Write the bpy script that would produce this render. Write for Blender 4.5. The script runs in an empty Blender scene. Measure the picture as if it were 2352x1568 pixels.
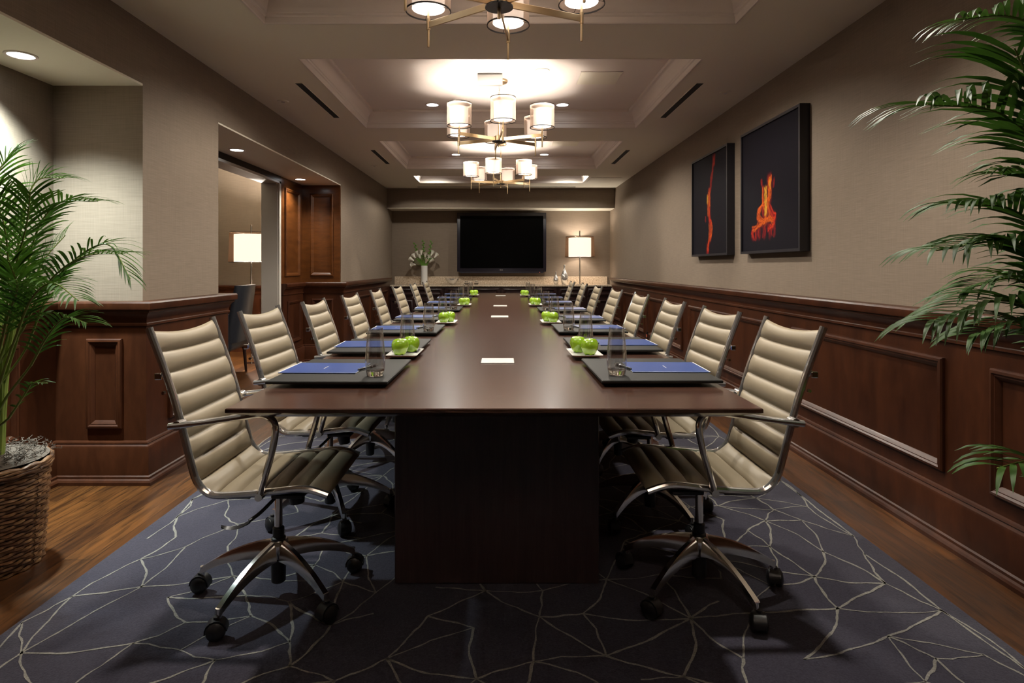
import bpy, bmesh, math, random
from mathutils import Vector, Matrix, geometry
R = math.radians
PI = math.pi
C = bpy.context.scene.collection
sc = bpy.context.scene

# ------------------------------------------------------------------ helpers
def cr(pts, n=6):
    """Catmull-Rom resample"""
    P = [Vector(p) for p in pts]
    out = []
    for i in range(len(P) - 1):
        p0 = P[i-1] if i else P[0]*2 - P[1]
        p1, p2 = P[i], P[i+1]
        p3 = P[i+2] if i+2 < len(P) else P[-1]*2 - P[-2]
        for k in range(n):
            t = k / n
            out.append(0.5*((2*p1) + (p2-p0)*t + (2*p0-5*p1+4*p2-p3)*t*t + (3*p1-p0-3*p2+p3)*t**3))
    out.append(P[-1])
    return out

class MB:
    def __init__(s):
        s.v = []; s.f = []; s.m = []
    def add(s, vs, fs, m=0):
        o = len(s.v)
        s.v += [tuple(v) for v in vs]
        s.f += [tuple(o+i for i in f) for f in fs]
        s.m += [m]*len(fs)
        return s
    def addbm(s, bm, m=0):
        bm.verts.index_update()
        s.add([v.co[:] for v in bm.verts], [[v.index for v in f.verts] for f in bm.faces], m)
        bm.free()
        return s
    def box(s, x0, x1, y0, y1, z0, z1, m=0, bev=0, seg=1):
        bm = bmesh.new()
        bmesh.ops.create_cube(bm, size=1)
        for v in bm.verts:
            v.co = Vector(((x0+x1)/2 + v.co.x*(x1-x0), (y0+y1)/2 + v.co.y*(y1-y0), (z0+z1)/2 + v.co.z*(z1-z0)))
        if bev:
            bmesh.ops.bevel(bm, geom=bm.edges[:], offset=bev, segments=seg, affect='EDGES', profile=0.5)
        return s.addbm(bm, m)
    def tube(s, pts, r, seg=8, m=0, cap=True, sq=(1, 1)):
        P = [Vector(p) for p in pts]
        n = len(P)
        rs = r if isinstance(r, (list, tuple)) else [r]*n
        T = []
        for i in range(n):
            a = P[max(i-1, 0)]; b = P[min(i+1, n-1)]
            t = (b-a)
            T.append(t.normalized() if t.length > 1e-9 else Vector((0, 0, 1)))
        up = Vector((0, 1, 0)) if abs(T[0].y) < .9 else Vector((1, 0, 0))
        u = T[0].cross(up).normalized()
        vs = []; fs = []
        for i in range(n):
            u = (u - T[i]*u.dot(T[i]))
            u = u.normalized() if u.length > 1e-6 else T[i].orthogonal().normalized()
            w = T[i].cross(u)
            for k in range(seg):
                a = 2*PI*k/seg
                vs.append(P[i] + u*(math.cos(a)*rs[i]*sq[0]) + w*(math.sin(a)*rs[i]*sq[1]))
        for i in range(n-1):
            for k in range(seg):
                k2 = (k+1) % seg
                fs.append((i*seg+k, i*seg+k2, (i+1)*seg+k2, (i+1)*seg+k))
        if cap:
            fs.append(tuple(range(seg))[::-1]); fs.append(tuple((n-1)*seg+k for k in range(seg)))
        return s.add(vs, fs, m)
    def lathe(s, prof, seg=24, c=(0, 0, 0), m=0, sx=1, sy=1):
        vs = []; fs = []
        n = len(prof)
        for k in range(seg):
            a = 2*PI*k/seg
            for r, z in prof:
                vs.append((c[0]+r*math.cos(a)*sx, c[1]+r*math.sin(a)*sy, c[2]+z))
        for k in range(seg):
            k2 = (k+1) % seg
            for i in range(n-1):
                fs.append((k*n+i, k2*n+i, k2*n+i+1, k*n+i+1))
        return s.add(vs, fs, m)
    def disc(s, r, z, seg=24, c=(0, 0, 0), m=0, flip=False):
        vs = [(c[0]+r*math.cos(2*PI*k/seg), c[1]+r*math.sin(2*PI*k/seg), c[2]+z) for k in range(seg)]
        f = tuple(range(seg))
        return s.add(vs, [f[::-1] if flip else f], m)
    def loft(s, rings, m=0, cap=True):
        n = len(rings[0]); vs = [p for r_ in rings for p in r_]; fs = []
        for i in range(len(rings)-1):
            for k in range(n):
                k2 = (k+1) % n
                fs.append((i*n+k, i*n+k2, (i+1)*n+k2, (i+1)*n+k))
        if cap:
            fs.append(tuple(range(n))[::-1]); fs.append(tuple((len(rings)-1)*n+k for k in range(n)))
        return s.add(vs, fs, m)
    def xf(s, M):
        s.v = [tuple(M @ Vector(v)) for v in s.v]
        return s
    def mesh(s, name, mats, ang=35):
        me = bpy.data.meshes.new(name)
        me.from_pydata(s.v, [], s.f)
        if not isinstance(mats, (list, tuple)): mats = [mats]
        for mt in mats: me.materials.append(mt)
        bm = bmesh.new(); bm.from_mesh(me)
        bmesh.ops.remove_doubles(bm, verts=bm.verts[:], dist=1e-5)
        bmesh.ops.recalc_face_normals(bm, faces=bm.faces[:])
        bm.to_mesh(me) if False else None
        bm.free()
        for p, mi in zip(me.polygons, s.m):
            p.material_index = mi; p.use_smooth = True
        bm = bmesh.new(); bm.from_mesh(me)
        bmesh.ops.remove_doubles(bm, verts=bm.verts[:], dist=1e-5)
        bmesh.ops.recalc_face_normals(bm, faces=bm.faces[:])
        bm.to_mesh(me); bm.free()
        me.set_sharp_from_angle(angle=R(ang))
        me.update()
        return me

def link(name, data, parent=None, loc=None, rot=None):
    o = bpy.data.objects.new(name, data)
    C.objects.link(o)
    if parent: o.parent = parent
    if loc is not None: o.location = loc
    if rot is not None: o.rotation_euler = rot
    return o
def build(mb, name, mats, parent=None, loc=None, rot=None, ang=35):
    return link(name, mb.mesh(name, mats, ang), parent, loc, rot)
def tag(o, label=None, cat=None, group=None, kind=None):
    if label: o['label'] = label
    if cat: o['category'] = cat
    if group: o['group'] = group
    if kind: o['kind'] = kind
    return o
def thing(name, label, cat, loc=(0, 0, 0), rz=0, group=None):
    o = link(name, None, None, loc, (0, 0, rz))
    o.empty_display_size = .05
    return tag(o, label, cat, group)
def struct(mb, name, mats, parent=None, ang=35):
    o = build(mb, name, mats, parent, ang=ang)
    o['kind'] = 'structure'
    return o

def sweep(mb, path, prof, m=0, closed=False):
    """plan path, room on the right hand; prof = [(offset, z)]"""
    P = [Vector(p) for p in path]; n = len(P)
    offs = []
    for i in range(n):
        def nrm(a, b):
            d = (b-a).normalized(); return Vector((d.y, -d.x))
        if closed or 0 < i < n-1:
            n1 = nrm(P[i-1], P[i]); n2 = nrm(P[i], P[(i+1) % n])
            b = (n1+n2); offs.append(b/(b.length_squared/2) if b.length > 1e-6 else n1)
        else:
            offs.append(nrm(P[0], P[1]) if i == 0 else nrm(P[-2], P[-1]))
    k = len(prof); vs = []; fs = []
    for i in range(n):
        for d, z in prof:
            q = P[i] + offs[i]*d
            vs.append((q.x, q.y, z))
    rng = range(n) if closed else range(n-1)
    for i in rng:
        j = (i+1) % n
        for a in range(k-1):
            fs.append((i*k+a, j*k+a, j*k+a+1, i*k+a+1))
    if not closed:
        fs.append(tuple(range(k))); fs.append(tuple((n-1)*k+a for a in range(k))[::-1])
    mb.add(vs, fs, m)
    return mb
PM = [(0, 0), (0, .013), (.006, .02), (.016, .023), (.024, .016), (.028, .017), (.04, .008), (.046, .002), (.046, 0)]
def frame_on(mb, o, u, v, n, u0, u1, v0, v1, prof=PM, m=0):
    """rectangular moulding on a plane: origin o, axes u,v, normal n"""
    o = Vector(o); u = Vector(u); v = Vector(v); n = Vector(n)
    k = len(prof); vs = []; fs = []
    for c in range(4):
        for d, h in prof:
            uu = (u0+d) if c in (0, 3) else (u1-d)
            vv = (v0+d) if c in (0, 1) else (v1-d)
            vs.append(o+u*uu+v*vv+n*h)
    for c in range(4):
        j = (c+1) % 4
        for a in range(k-1):
            fs.append((c*k+a, j*k+a, j*k+a+1, c*k+a+1))
    mb.add(vs, fs, m)
    return mb

# ------------------------------------------------------------------ materials
def lin(c):
    return tuple(((x/255)/12.92 if x/255 <= .04045 else ((x/255+.055)/1.055)**2.4) for x in c)
def newmat(name):
    m = bpy.data.materials.new(name); m.use_nodes = True
    nt = m.node_tree
    return m, nt, nt.nodes['Principled BSDF']
def setp(b, **k):
    for a, v in k.items():
        a = a.replace('_', ' ')
        if a in b.inputs:
            b.inputs[a].default_value = v
def mat(name, col, rough=.5, metal=0, **k):
    m, nt, b = newmat(name)
    setp(b, Roughness=rough, Metallic=metal, **k)
    b.inputs['Base Color'].default_value = (*col, 1)
    return m
def noise(nt, scale, vec_scale, detail=4, rough=.55, dist=0, obj=True):
    tc = nt.nodes.new('ShaderNodeTexCoord'); mp = nt.nodes.new('ShaderNodeMapping')
    mp.inputs['Scale'].default_value = vec_scale
    nt.links.new(tc.outputs['Object'], mp.inputs['Vector'])
    n = nt.nodes.new('ShaderNodeTexNoise')
    n.inputs['Scale'].default_value = scale; n.inputs['Detail'].default_value = detail
    n.inputs['Roughness'].default_value = rough; n.inputs['Distortion'].default_value = dist
    nt.links.new(mp.outputs[0], n.inputs['Vector'])
    return n
def ramp(nt, src, stops):
    r = nt.nodes.new('ShaderNodeValToRGB')
    e = r.color_ramp.elements
    e[0].position, e[0].color = stops[0][0], (*stops[0][1], 1)
    e[1].position, e[1].color = stops[-1][0], (*stops[-1][1], 1)
    for p, c in stops[1:-1]:
        x = e.new(p); x.color = (*c, 1)
    nt.links.new(src, r.inputs['Fac'])
    return r
def mixc(nt, fac, a, b, mode='MIX'):
    m = nt.nodes.new('ShaderNodeMix'); m.data_type = 'RGBA'; m.blend_type = mode
    if isinstance(fac, float): m.inputs[0].default_value = fac
    else: nt.links.new(fac, m.inputs[0])
    nt.links.new(a, m.inputs[6]) if not isinstance(a, tuple) else setattr(m.inputs[6], 'default_value', (*a, 1))
    nt.links.new(b, m.inputs[7]) if not isinstance(b, tuple) else setattr(m.inputs[7], 'default_value', (*b, 1))
    return m.outputs[2]
def bump(nt, b, src, strength, dist=.002):
    n = nt.nodes.new('ShaderNodeBump')
    n.inputs['Strength'].default_value = strength; n.inputs['Distance'].default_value = dist
    nt.links.new(src, n.inputs['Height']); nt.links.new(n.outputs[0], b.inputs['Normal'])
def wallpaper():
    m, nt, b = newmat('grasscloth')
    h = noise(nt, 6, (1.2, 1.2, 60), 3)
    v = noise(nt, 6, (60, 60, 1.0), 3)
    c1 = ramp(nt, h.outputs['Fac'], [(.3, (.192, .150, .111)), (.7, (.243, .193, .146))])
    c2 = ramp(nt, v.outputs['Fac'], [(.3, (.91, .91, .91)), (.7, (1.04, 1.04, 1.04))])
    c = mixc(nt, 1.0, c1.outputs[0], c2.outputs[0], 'MULTIPLY')
    nt.links.new(c, b.inputs['Base Color'])
    setp(b, Roughness=.8); b.inputs['Specular IOR Level'].default_value = .25
    ad = nt.nodes.new('ShaderNodeMath'); ad.operation = 'ADD'
    nt.links.new(h.outputs['Fac'], ad.inputs[0]); nt.links.new(v.outputs['Fac'], ad.inputs[1])
    bump(nt, b, ad.outputs[0], .35, .0015)
    return m
def wood(name, dark, light, sc_, rough=.35, spec=.5, coat=0, b_str=.08, freq=3.0, dist=.6):
    m, nt, b = newmat(name)
    n = noise(nt, freq, sc_, 6, .6, dist)
    n2 = noise(nt, freq*6, sc_, 4, .6)
    c = ramp(nt, n.outputs['Fac'], [(.28, dark), (.5, tuple((a+b_)/2 for a, b_ in zip(dark, light))), (.72, light)])
    c2 = ramp(nt, n2.outputs['Fac'], [(.3, (.75, .75, .75)), (.7, (1.1, 1.1, 1.1))])
    nt.links.new(mixc(nt, .7, c.outputs[0], mixc(nt, 1.0, c.outputs[0], c2.outputs[0], 'MULTIPLY')), b.inputs['Base Color'])
    setp(b, Roughness=rough); b.inputs['Specular IOR Level'].default_value = spec
    b.inputs['Coat Weight'].default_value = coat; b.inputs['Coat Roughness'].default_value = .12
    bump(nt, b, n2.outputs['Fac'], b_str, .001)
    return m
M = {}
M['wall'] = wallpaper()
M['ceil'] = mat('ceiling_paint', (.80, .76, .63), .75)
M['crown'] = mat('crown_paint', (.78, .71, .65), .5)
M['cherry'] = wood('cherry_panelling', (.030, .0088, .0036), (.070, .0215, .008), (1.2, 1.2, .35), .36, .3, .03, .05, 5)
M['cherry_v'] = wood('cherry_veneer', (.055, .017, .0035), (.115, .037, .008), (3, 3, 14), .28, .5, .2, .03, 1.6, .4)
M['espresso'] = wood('espresso_table', (.034, .0145, .010), (.076, .034, .021), (.35, 9, 9), .21, .8, 0, .12, 3)
M['espresso_v'] = wood('espresso_pedestal', (.034, .021, .021), (.060, .038, .038), (9, 9, .5), .32, .4, 0, .05, 3)
M['credenza'] = wood('credenza_wood', (.016, .007, .007), (.03, .012, .011), (.6, 9, 9), .3, .4, 0, .05, 3)
M['chrome'] = mat('chrome', (.86, .85, .83), .09, .88)
M['polished'] = mat('polished_aluminium', (.78, .78, .77), .14, 1)
M['silver'] = mat('silver_glaze', (.80, .78, .74), .16, .8)
M['brass'] = mat('satin_brass', (.62, .47, .28), .32, 1)
M['bronze'] = mat('dark_bronze', (.02, .016, .014), .35, .8)
M['black'] = mat('black_plastic', (.012, .012, .013), .38)
M['disc'] = mat('black_disc', (.008, .008, .012), .35)
M['white'] = mat('white_ceramic', (.72, .71, .68), .2)
M['whitepaint'] = mat('white_paint', (.62, .60, .56), .4)
M['plate'] = mat('brushed_cover', (.66, .64, .60), .35, .4)
M['navy'] = mat('navy_leather', (.012, .014, .020), .42)
M['padm'] = mat('black_leatherette', (.016, .0155, .014), .6, 0, Specular_IOR_Level=.2)
M['paper'] = mat('paper', (.7, .7, .68), .6)
M['tvbez'] = mat('television_bezel', (.014, .013, .022), .3)
M['tvscr'] = mat('television_screen', (.001, .001, .001), .3)
M['tvscr'].node_tree.nodes['Principled BSDF'].inputs['Specular IOR Level'].default_value = .04
M['jamb'] = mat('grey_jamb', (.48, .45, .40), .5)
M['framew'] = mat('frame_edge', (.55, .52, .46), .35)
M['artframe'] = mat('art_frame', (.010, .009, .013), .4)
M['soil'] = mat('moss', (.095, .075, .058), .95)
M['stem'] = mat('palm_stem', (.15, .20, .035), .45)
M['greenstem'] = mat('flower_stem', (.10, .22, .03), .5)
M['petal'] = mat('lily_petal', (.85, .83, .72), .5)
M['leaf2'] = mat('gladiolus_bud', (.10, .20, .03), .5)
M['red'] = mat('red_indicator', (.6, .05, .02), .4)
M['plugred'] = mat('outlet_orange', (.55, .13, .07), .5)
M['dark'] = mat('dark_slot', (.004, .004, .004), .8)

def leather():
    m, nt, b = newmat('beige_leather')
    n = noise(nt, 260, (1, 1, 1), 3)
    b.inputs['Base Color'].default_value = (.270, .222, .150, 1)
    setp(b, Roughness=.46); b.inputs['Specular IOR Level'].default_value = .35
    bump(nt, b, n.outputs['Fac'], .12, .0006)
    return m
M['leather'] = leather()
def leafmat(name, c1, c2, tr):
    m, nt, b = newmat(name)
    n = noise(nt, 9, (1, 1, 1), 3)
    r = ramp(nt, n.outputs['Fac'], [(.3, c1), (.7, c2)])
    nt.links.new(r.outputs[0], b.inputs['Base Color'])
    setp(b, Roughness=.5); b.inputs['Specular IOR Level'].default_value = .25
    t = nt.nodes.new('ShaderNodeBsdfTranslucent'); nt.links.new(r.outputs[0], t.inputs[0])
    x = nt.nodes.new('ShaderNodeMixShader'); x.inputs[0].default_value = tr
    nt.links.new(b.outputs[0], x.inputs[1]); nt.links.new(t.outputs[0], x.inputs[2])
    nt.links.new(x.outputs[0], nt.nodes['Material Output'].inputs[0])
    return m
M['leafL'] = leafmat('palm_leaf_bright', (.018, .055, .005), (.055, .125, .012), .3)
M['leafR'] = leafmat('palm_leaf_deep', (.018, .055, .006), (.05, .12, .014), .25)
def apple():
    m, nt, b = newmat('green_apple')
    n = noise(nt, 14, (1, 1, 1), 4)
    r = ramp(nt, n.outputs['Fac'], [(.3, (.17, .31, .010)), (.55, (.25, .43, .018)), (.75, (.36, .50, .045))])
    nt.links.new(r.outputs[0], b.inputs['Base Color'])
    setp(b, Roughness=.2); b.inputs['Coat Weight'].default_value = .8; b.inputs['Coat Roughness'].default_value = .06
    return m
M['apple'] = apple()
def carpet(name, a, bcol):
    m, nt, b = newmat(name)
    n = noise(nt, 180, (1, 1, 1), 3); n3 = noise(nt, 2.0, (1, 1, 1), 3)
    r = ramp(nt, n.outputs['Fac'], [(.3, a), (.7, bcol)])
    r3 = ramp(nt, n3.outputs['Fac'], [(.3, (.85, .85, .88)), (.7, (1.1, 1.1, 1.08))])
    nt.links.new(mixc(nt, 1.0, r.outputs[0], r3.outputs[0], 'MULTIPLY'), b.inputs['Base Color'])
    setp(b, Roughness=.95); b.inputs['Specular IOR Level'].default_value = .1
    b.inputs['Sheen Weight'].default_value = .15
    bump(nt, b, n.outputs['Fac'], .5, .003)
    return m
M['rug'] = carpet('slate_carpet', (.025, .0235, .036), (.048, .044, .062))
M['rugline'] = carpet('carpet_yarn_line', (.14, .135, .12), (.27, .26, .225))
def floorwood():
    m, nt, b = newmat('oak_floor')
    tc = nt.nodes.new('ShaderNodeTexCoord'); mp = nt.nodes.new('ShaderNodeMapping')
    mp.inputs['Rotation'].default_value = (0, 0, R(90))
    nt.links.new(tc.outputs['Object'], mp.inputs['Vector'])
    br = nt.nodes.new('ShaderNodeTexBrick'); nt.links.new(mp.outputs[0], br.inputs['Vector'])
    br.inputs['Color1'].default_value = (.046, .016, .0036, 1); br.inputs['Color2'].default_value = (.095, .036, .0085, 1)
    br.inputs['Mortar'].default_value = (.012, .005, .002, 1)
    br.inputs['Scale'].default_value = 1; br.inputs['Brick Width'].default_value = 1.3
    br.inputs['Row Height'].default_value = .125; br.inputs['Mortar Size'].default_value = .0015
    n = noise(nt, 4, (9, .8, 1), 6, .6, 1.2)
    r = ramp(nt, n.outputs['Fac'], [(.32, (.30, .28, .26)), (.5, (1, 1, 1)), (.68, (1.5, 1.45, 1.4))])
    nt.links.new(mixc(nt, 1.0, br.outputs['Color'], r.outputs[0], 'MULTIPLY'), b.inputs['Base Color'])
    setp(b, Roughness=.33)
    bump(nt, b, n.outputs['Fac'], .1, .001)
    return m
M['floor'] = floorwood()
def granite():
    m, nt, b = newmat('cream_granite')
    n = noise(nt, 40, (1, 1, 1), 6, .7)
    r = ramp(nt, n.outputs['Fac'], [(.35, (.36, .27, .18)), (.5, (.62, .50, .37)), (.65, (.76, .66, .52))])
    nt.links.new(r.outputs[0], b.inputs['Base Color']); setp(b, Roughness=.15)
    return m
M['granite'] = granite()
def wicker():
    m, nt, b = newmat('wicker')
    n = noise(nt, 12, (1, 1, 6), 4)
    r = ramp(nt, n.outputs['Fac'], [(.3, (.045, .017, .006)), (.55, (.17, .08, .030)), (.75, (.34, .20, .09))])
    nt.links.new(r.outputs[0], b.inputs['Base Color']); setp(b, Roughness=.45)
    return m
M['wicker'] = wicker()
def blue():
    m, nt, b = newmat('blue_card')
    b.inputs['Base Color'].default_value = (.028, .062, .22, 1); setp(b, Roughness=.32)
    return m
M['blue'] = blue()
def glass(name, col=(1, 1, 1)):
    m, nt, b = newmat(name)
    b.inputs['Base Color'].default_value = (*col, 1)
    setp(b, Roughness=0.0, IOR=1.48); b.inputs['Transmission Weight'].default_value = 1
    return m
M['glass'] = glass('clear_glass')
def thin_glass():
    m, nt, b = newmat('thin_glass'); nt.nodes.remove(b)
    t = nt.nodes.new('ShaderNodeBsdfTransparent'); t.inputs[0].default_value = (.94, .945, .95, 1)
    g = nt.nodes.new('ShaderNodeBsdfGlossy'); g.inputs['Roughness'].default_value = .01
    fw = nt.nodes.new('ShaderNodeLayerWeight'); fw.inputs['Blend'].default_value = .5
    pw = nt.nodes.new('ShaderNodeMath'); pw.operation = 'POWER'; pw.inputs[1].default_value = 1.8
    lw = nt.nodes.new('ShaderNodeMath'); lw.operation = 'MULTIPLY_ADD'; lw.inputs[1].default_value = .75; lw.inputs[2].default_value = .09
    nt.links.new(fw.outputs['Facing'], pw.inputs[0]); nt.links.new(pw.outputs[0], lw.inputs[0])
    x = nt.nodes.new('ShaderNodeMixShader')
    nt.links.new(lw.outputs[0], x.inputs[0]); nt.links.new(t.outputs[0], x.inputs[1]); nt.links.new(g.outputs[0], x.inputs[2])
    nt.links.new(x.outputs[0], nt.nodes['Material Output'].inputs[0])
    return m
M['glass_thin'] = thin_glass()
def emit(name, col, st, base=(.8, .75, .7)):
    m, nt, b = newmat(name)
    b.inputs['Base Color'].default_value = (*base, 1); setp(b, Roughness=.8)
    b.inputs['Emission Color'].default_value = (*col, 1); b.inputs['Emission Strength'].default_value = st
    return m
M['shade_in'] = emit('lit_linen_shade', (1, .90, .80), .52)
M['shade_bot'] = emit('lit_diffuser', (1, .94, .88), 2.4)
M['lampshade'] = emit('lit_lampshade', (1, .90, .80), 1.3)
M['bulb'] = emit('bulb', (1, .85, .65), 12)
M['down'] = emit('downlight_lens', (.90, .96, 1.0), 6.0)
def sheer(name, col, tcol, fac):
    m, nt, b = newmat(name)
    nt.nodes.remove(b)
    t = nt.nodes.new('ShaderNodeBsdfTransparent'); t.inputs[0].default_value = (*tcol, 1)
    d = nt.nodes.new('ShaderNodeBsdfDiffuse'); d.inputs[0].default_value = (*col, 1)
    tl = nt.nodes.new('ShaderNodeBsdfTranslucent'); tl.inputs[0].default_value = (*col, 1)
    x1 = nt.nodes.new('ShaderNodeMixShader'); x1.inputs[0].default_value = .5
    nt.links.new(d.outputs[0], x1.inputs[1]); nt.links.new(tl.outputs[0], x1.inputs[2])
    x = nt.nodes.new('ShaderNodeMixShader'); x.inputs[0].default_value = fac
    nt.links.new(t.outputs[0], x.inputs[1]); nt.links.new(x1.outputs[0], x.inputs[2])
    nt.links.new(x.outputs[0], nt.nodes['Material Output'].inputs[0])
    return m
M['sheer'] = sheer('sheer_organza', (.62, .50, .42), (.95, .88, .82), .45)
M['sheer_lamp'] = sheer('sheer_lamp_shade', (.22, .13, .08), (.88, .76, .64), .38)

# ------------------------------------------------------------------ dimensions
XL, XR = -2.11, 2.07
CZ, TZ, SZ = 2.687, 2.859, 2.325
YB, YW = -1.6, 11.70
YS = 11.18
AX = -2.635
TX0, TX1 = -1.413, 1.39
TRAYS = [(-1.18, .93), (1.50, 3.615), (4.21, 6.327), (6.975, 8.98), (9.63, 10.48)]

# ------------------------------------------------------------------ room shell
b = MB().box(-6.2, XR+.3, YB-.2, YW+.3, -.1, 0)
struct(b, 'floor', M['floor'])
b = MB()
b.box(XR, XR+.15, YB, YW+.15, 0, TZ)
struct(b, 'wall_right', M['wall'])
b = MB()
b.box(AX-.16, XR+.15, YW, YW+.15, 0, TZ)
b.box(XL, XR, YS, YW, 2.332, TZ)
struct(b, 'wall_back', M['wall'])
b = MB().box(-6.2, XR+.15, YB-.15, YB, 0, TZ)
struct(b, 'wall_front', M['wall'])
b = MB()
xo = AX-.16
b.box(xo, XL, YB, .9, 0, TZ)
b.box(xo, AX, .9, 3.58, 0, TZ)
b.box(AX, XL, .9, 3.58, SZ, TZ)
b.box(xo, XL, 3.58, 4.534, 0, TZ)
b.box(AX, XL, 4.534, 7.98, SZ, TZ)
b.box(xo, AX, 4.534, 4.95, 0, TZ)
b.box(xo, AX, 7.135, 7.98, 0, TZ)
b.box(xo, AX, 4.95, 7.135, 2.25, TZ)
b.box(xo, XL, 7.98, YW, 0, TZ)
struct(b, 'wall_left', M['wall'])
# ceilings
b = MB()
b.box(XL, TX0, YB, YS, CZ, TZ); b.box(TX1, XR, YB, YS, CZ, TZ)
ys = [YB] + [y for t in TRAYS for y in t] + [YS]
for i in range(0, len(ys), 2):
    b.box(TX0, TX1, ys[i], ys[i+1], CZ, TZ)
b.box(AX-.16, XR+.15, YB-.15, YW+.15, TZ, TZ+.1, 1)
struct(b, 'ceiling', [M['ceil'], M['crown']])
b = MB(); b.box(AX, XL, .9, 3.58, SZ-.012, SZ+.001)
struct(b, 'ceiling_alcove', M['ceil'])
b = MB(); b.box(AX, XL, 4.534, 7.98, SZ-.012, SZ+.001)
struct(b, 'ceiling_recess', M['ceil'])
b = MB(); b.box(XL, XR, YS+.002, YW, 2.322, 2.333)
struct(b, 'ceiling_soffit', M['ceil'])
# tray crowns
CR = [(.0, .0), (.010, .0), (.014, .006), (.014, .040), (.022, .046), (.022, .058), (.030, .064), (.034, .075)]
for k in range(9):
    a = PI/2*k/8
    CR.append((.036+.05*(1-math.cos(a)), .078+.068*math.sin(a)))
CR += [(.0955, .150), (.0955, .172)]
for i, (a, c) in enumerate(TRAYS):
    b = MB()
    p = [(TX0, a), (TX0, c), (TX1, c), (TX1, a)]
    sc_p = 1.0
    sweep(b, p, [(d-.002, CZ+z) for d, z in CR], closed=True)
    struct(b, 'trim_%d' % (i+1), M['crown'], ang=30)

# wainscot
CAP = [(0, .905), (.05, .905), (.060, .910), (.060, .922), (.053, .926), (.054, .945), (.060, .962), (.072, .980), (.086, .990), (.086, 1.0), (.098, 1.004), (.100, 1.010), (.100, 1.040), (.094, 1.050), (0, 1.050)]
FIELD = [(0, .0), (.05, .0), (.05, .915), (0, .915)]
BASE = [(0, .245), (.05, .245), (.062, .241), (.066, .232), (.062, .226), (.075, .218), (.080, .205), (.080, .052), (.088, .046), (.088, .034), (.098, .028), (.104, .018), (.104, 0), (0, 0)]
PA = [(XL, YB+.02), (XL, .9), (AX, .9), (AX, 3.58), (XL, 3.58), (XL, 4.534), (AX, 4.534), (AX, 4.86)]
PB = [(AX, 7.20), (AX, 7.98), (XL, 7.98), (XL, YS-.0)]
PC = [(XR, YS), (XR, YB+.02)]
nt_ = 6
def wains(path, side, panels, extra=None):
    global nt_
    t = struct(sweep(MB(), path, FIELD), 'trim_%d' % nt_, M['cherry']); nt_ += 1
    struct(sweep(MB(), path, CAP), 'chair_rail', M['cherry'], t, 25)
    bb = struct(sweep(MB(), path, BASE), 'baseboard_%s' % side, M['cherry'], None, 25)
    for (o, u, n, u0, u1) in panels:
        struct(frame_on(MB(), o, u, (0, 0, 1), n, u0, u1, .316, .834), 'panel_moulding', M['cherry'], t, 25)
    return t
wains(PC, 'right', [((XR-.05, 0, 0), (0, 1, 0), (-1, 0, 0), a, c) for a, c in [(1.05, 2.507), (2.778, 4.227), (4.49, 6.56), (6.81, 8.34), (8.60, 10.05), (10.3, 11.0)]])
wains(PA, 'left', [((0, 3.53, 0), (1, 0, 0), (0, -1, 0), -2.40, -2.195), ((AX+.05, 0, 0), (0, 1, 0), (1, 0, 0), 1.3, 3.25),
                   ((XL+.05, 0, 0), (0, 1, 0), (1, 0, 0), 3.76, 4.38)])
t = wains(PB, 'recess', [((0, 7.93, 0), (1, 0, 0), (0, -1, 0), -2.47, -2.19), ((AX+.05, 0, 0), (0, 1, 0), (1, 0, 0), 7.33, 7.80),
                   ((XL+.05, 0, 0), (0, 1, 0), (1, 0, 0), 8.35, 9.5), ((XL+.05, 0, 0), (0, 1, 0), (1, 0, 0), 9.8, 10.9)])
# upper veneered panels in the recess
b = sweep(MB(), [(AX, 7.16), (AX, 7.98), (XL-.001, 7.98)], [(0, 1.05), (.03, 1.05), (.03, SZ-.012), (0, SZ-.012)])
u = struct(b, 'trim_9', M['cherry_v'])
struct(frame_on(MB(), (0, 7.95, 0), (1, 0, 0), (0, 0, 1), (0, -1, 0), -2.50, -2.20, 1.13, 2.20), 'panel_moulding', M['cherry_v'], u, 25)
struct(frame_on(MB(), (AX+.03, 0, 0), (0, 1, 0), (0, 0, 1), (1, 0, 0), 7.30, 7.82, 1.13, 2.20), 'panel_moulding', M['cherry_v'], u, 25)
b = MB().box(AX, AX+.034, 4.9, 7.17, 2.25, SZ-.012)
struct(b, 'trim_10', M['bronze'])
# door opening
d = struct(MB().box(xo-.01, AX+.02, 7.10, 7.135, 0, 2.25, bev=.003), 'door_1', M['jamb'])
struct(MB().box(xo-.01, AX+.02, 4.95, 4.985, 0, 2.25, bev=.003), 'jamb', M['jamb'], d)
struct(MB().box(xo-.01, AX+.02, 4.95, 7.135, 2.225, 2.25, bev=.003), 'header', M['jamb'], d)
b = MB().box(AX+.02, AX+.042, 7.105, 7.16, 0, 2.25, bev=.004)
b.box(AX+.02, AX+.042, 4.90, 7.16, 2.22, 2.25, bev=.004)
struct(b, 'casing', M['framew'], d)

# neighbouring room
b = MB()
b.box(-6.2, xo, 9.0, 9.15, 0, 2.8)
b.box(-6.2, -6.05, YB, 9.0, 0, 2.8)
struct(b, 'wall_lounge', M['wall'])
struct(MB().box(-6.2, xo, YB-.15, 9.15, 2.8, 2.95), 'ceiling_lounge', M['ceil'])
pl = [(-6.05, 9.0), (xo, 9.0)]
tt = struct(sweep(MB(), pl, [(0, 0), (.05, 0), (.05, .87), (0, .87)]), 'trim_11', M['cherry'])
struct(sweep(MB(), pl, [(a, z-.07) for a, z in CAP]), 'chair_rail', M['cherry'], tt, 25)
for a in range(4):
    struct(frame_on(MB(), (0, 8.95, 0), (1, 0, 0), (0, 0, 1), (0, -1, 0), -5.8+a*.75, -5.2+a*.75, .30, .78), 'panel_moulding', M['cherry'], tt, 25)

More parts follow.
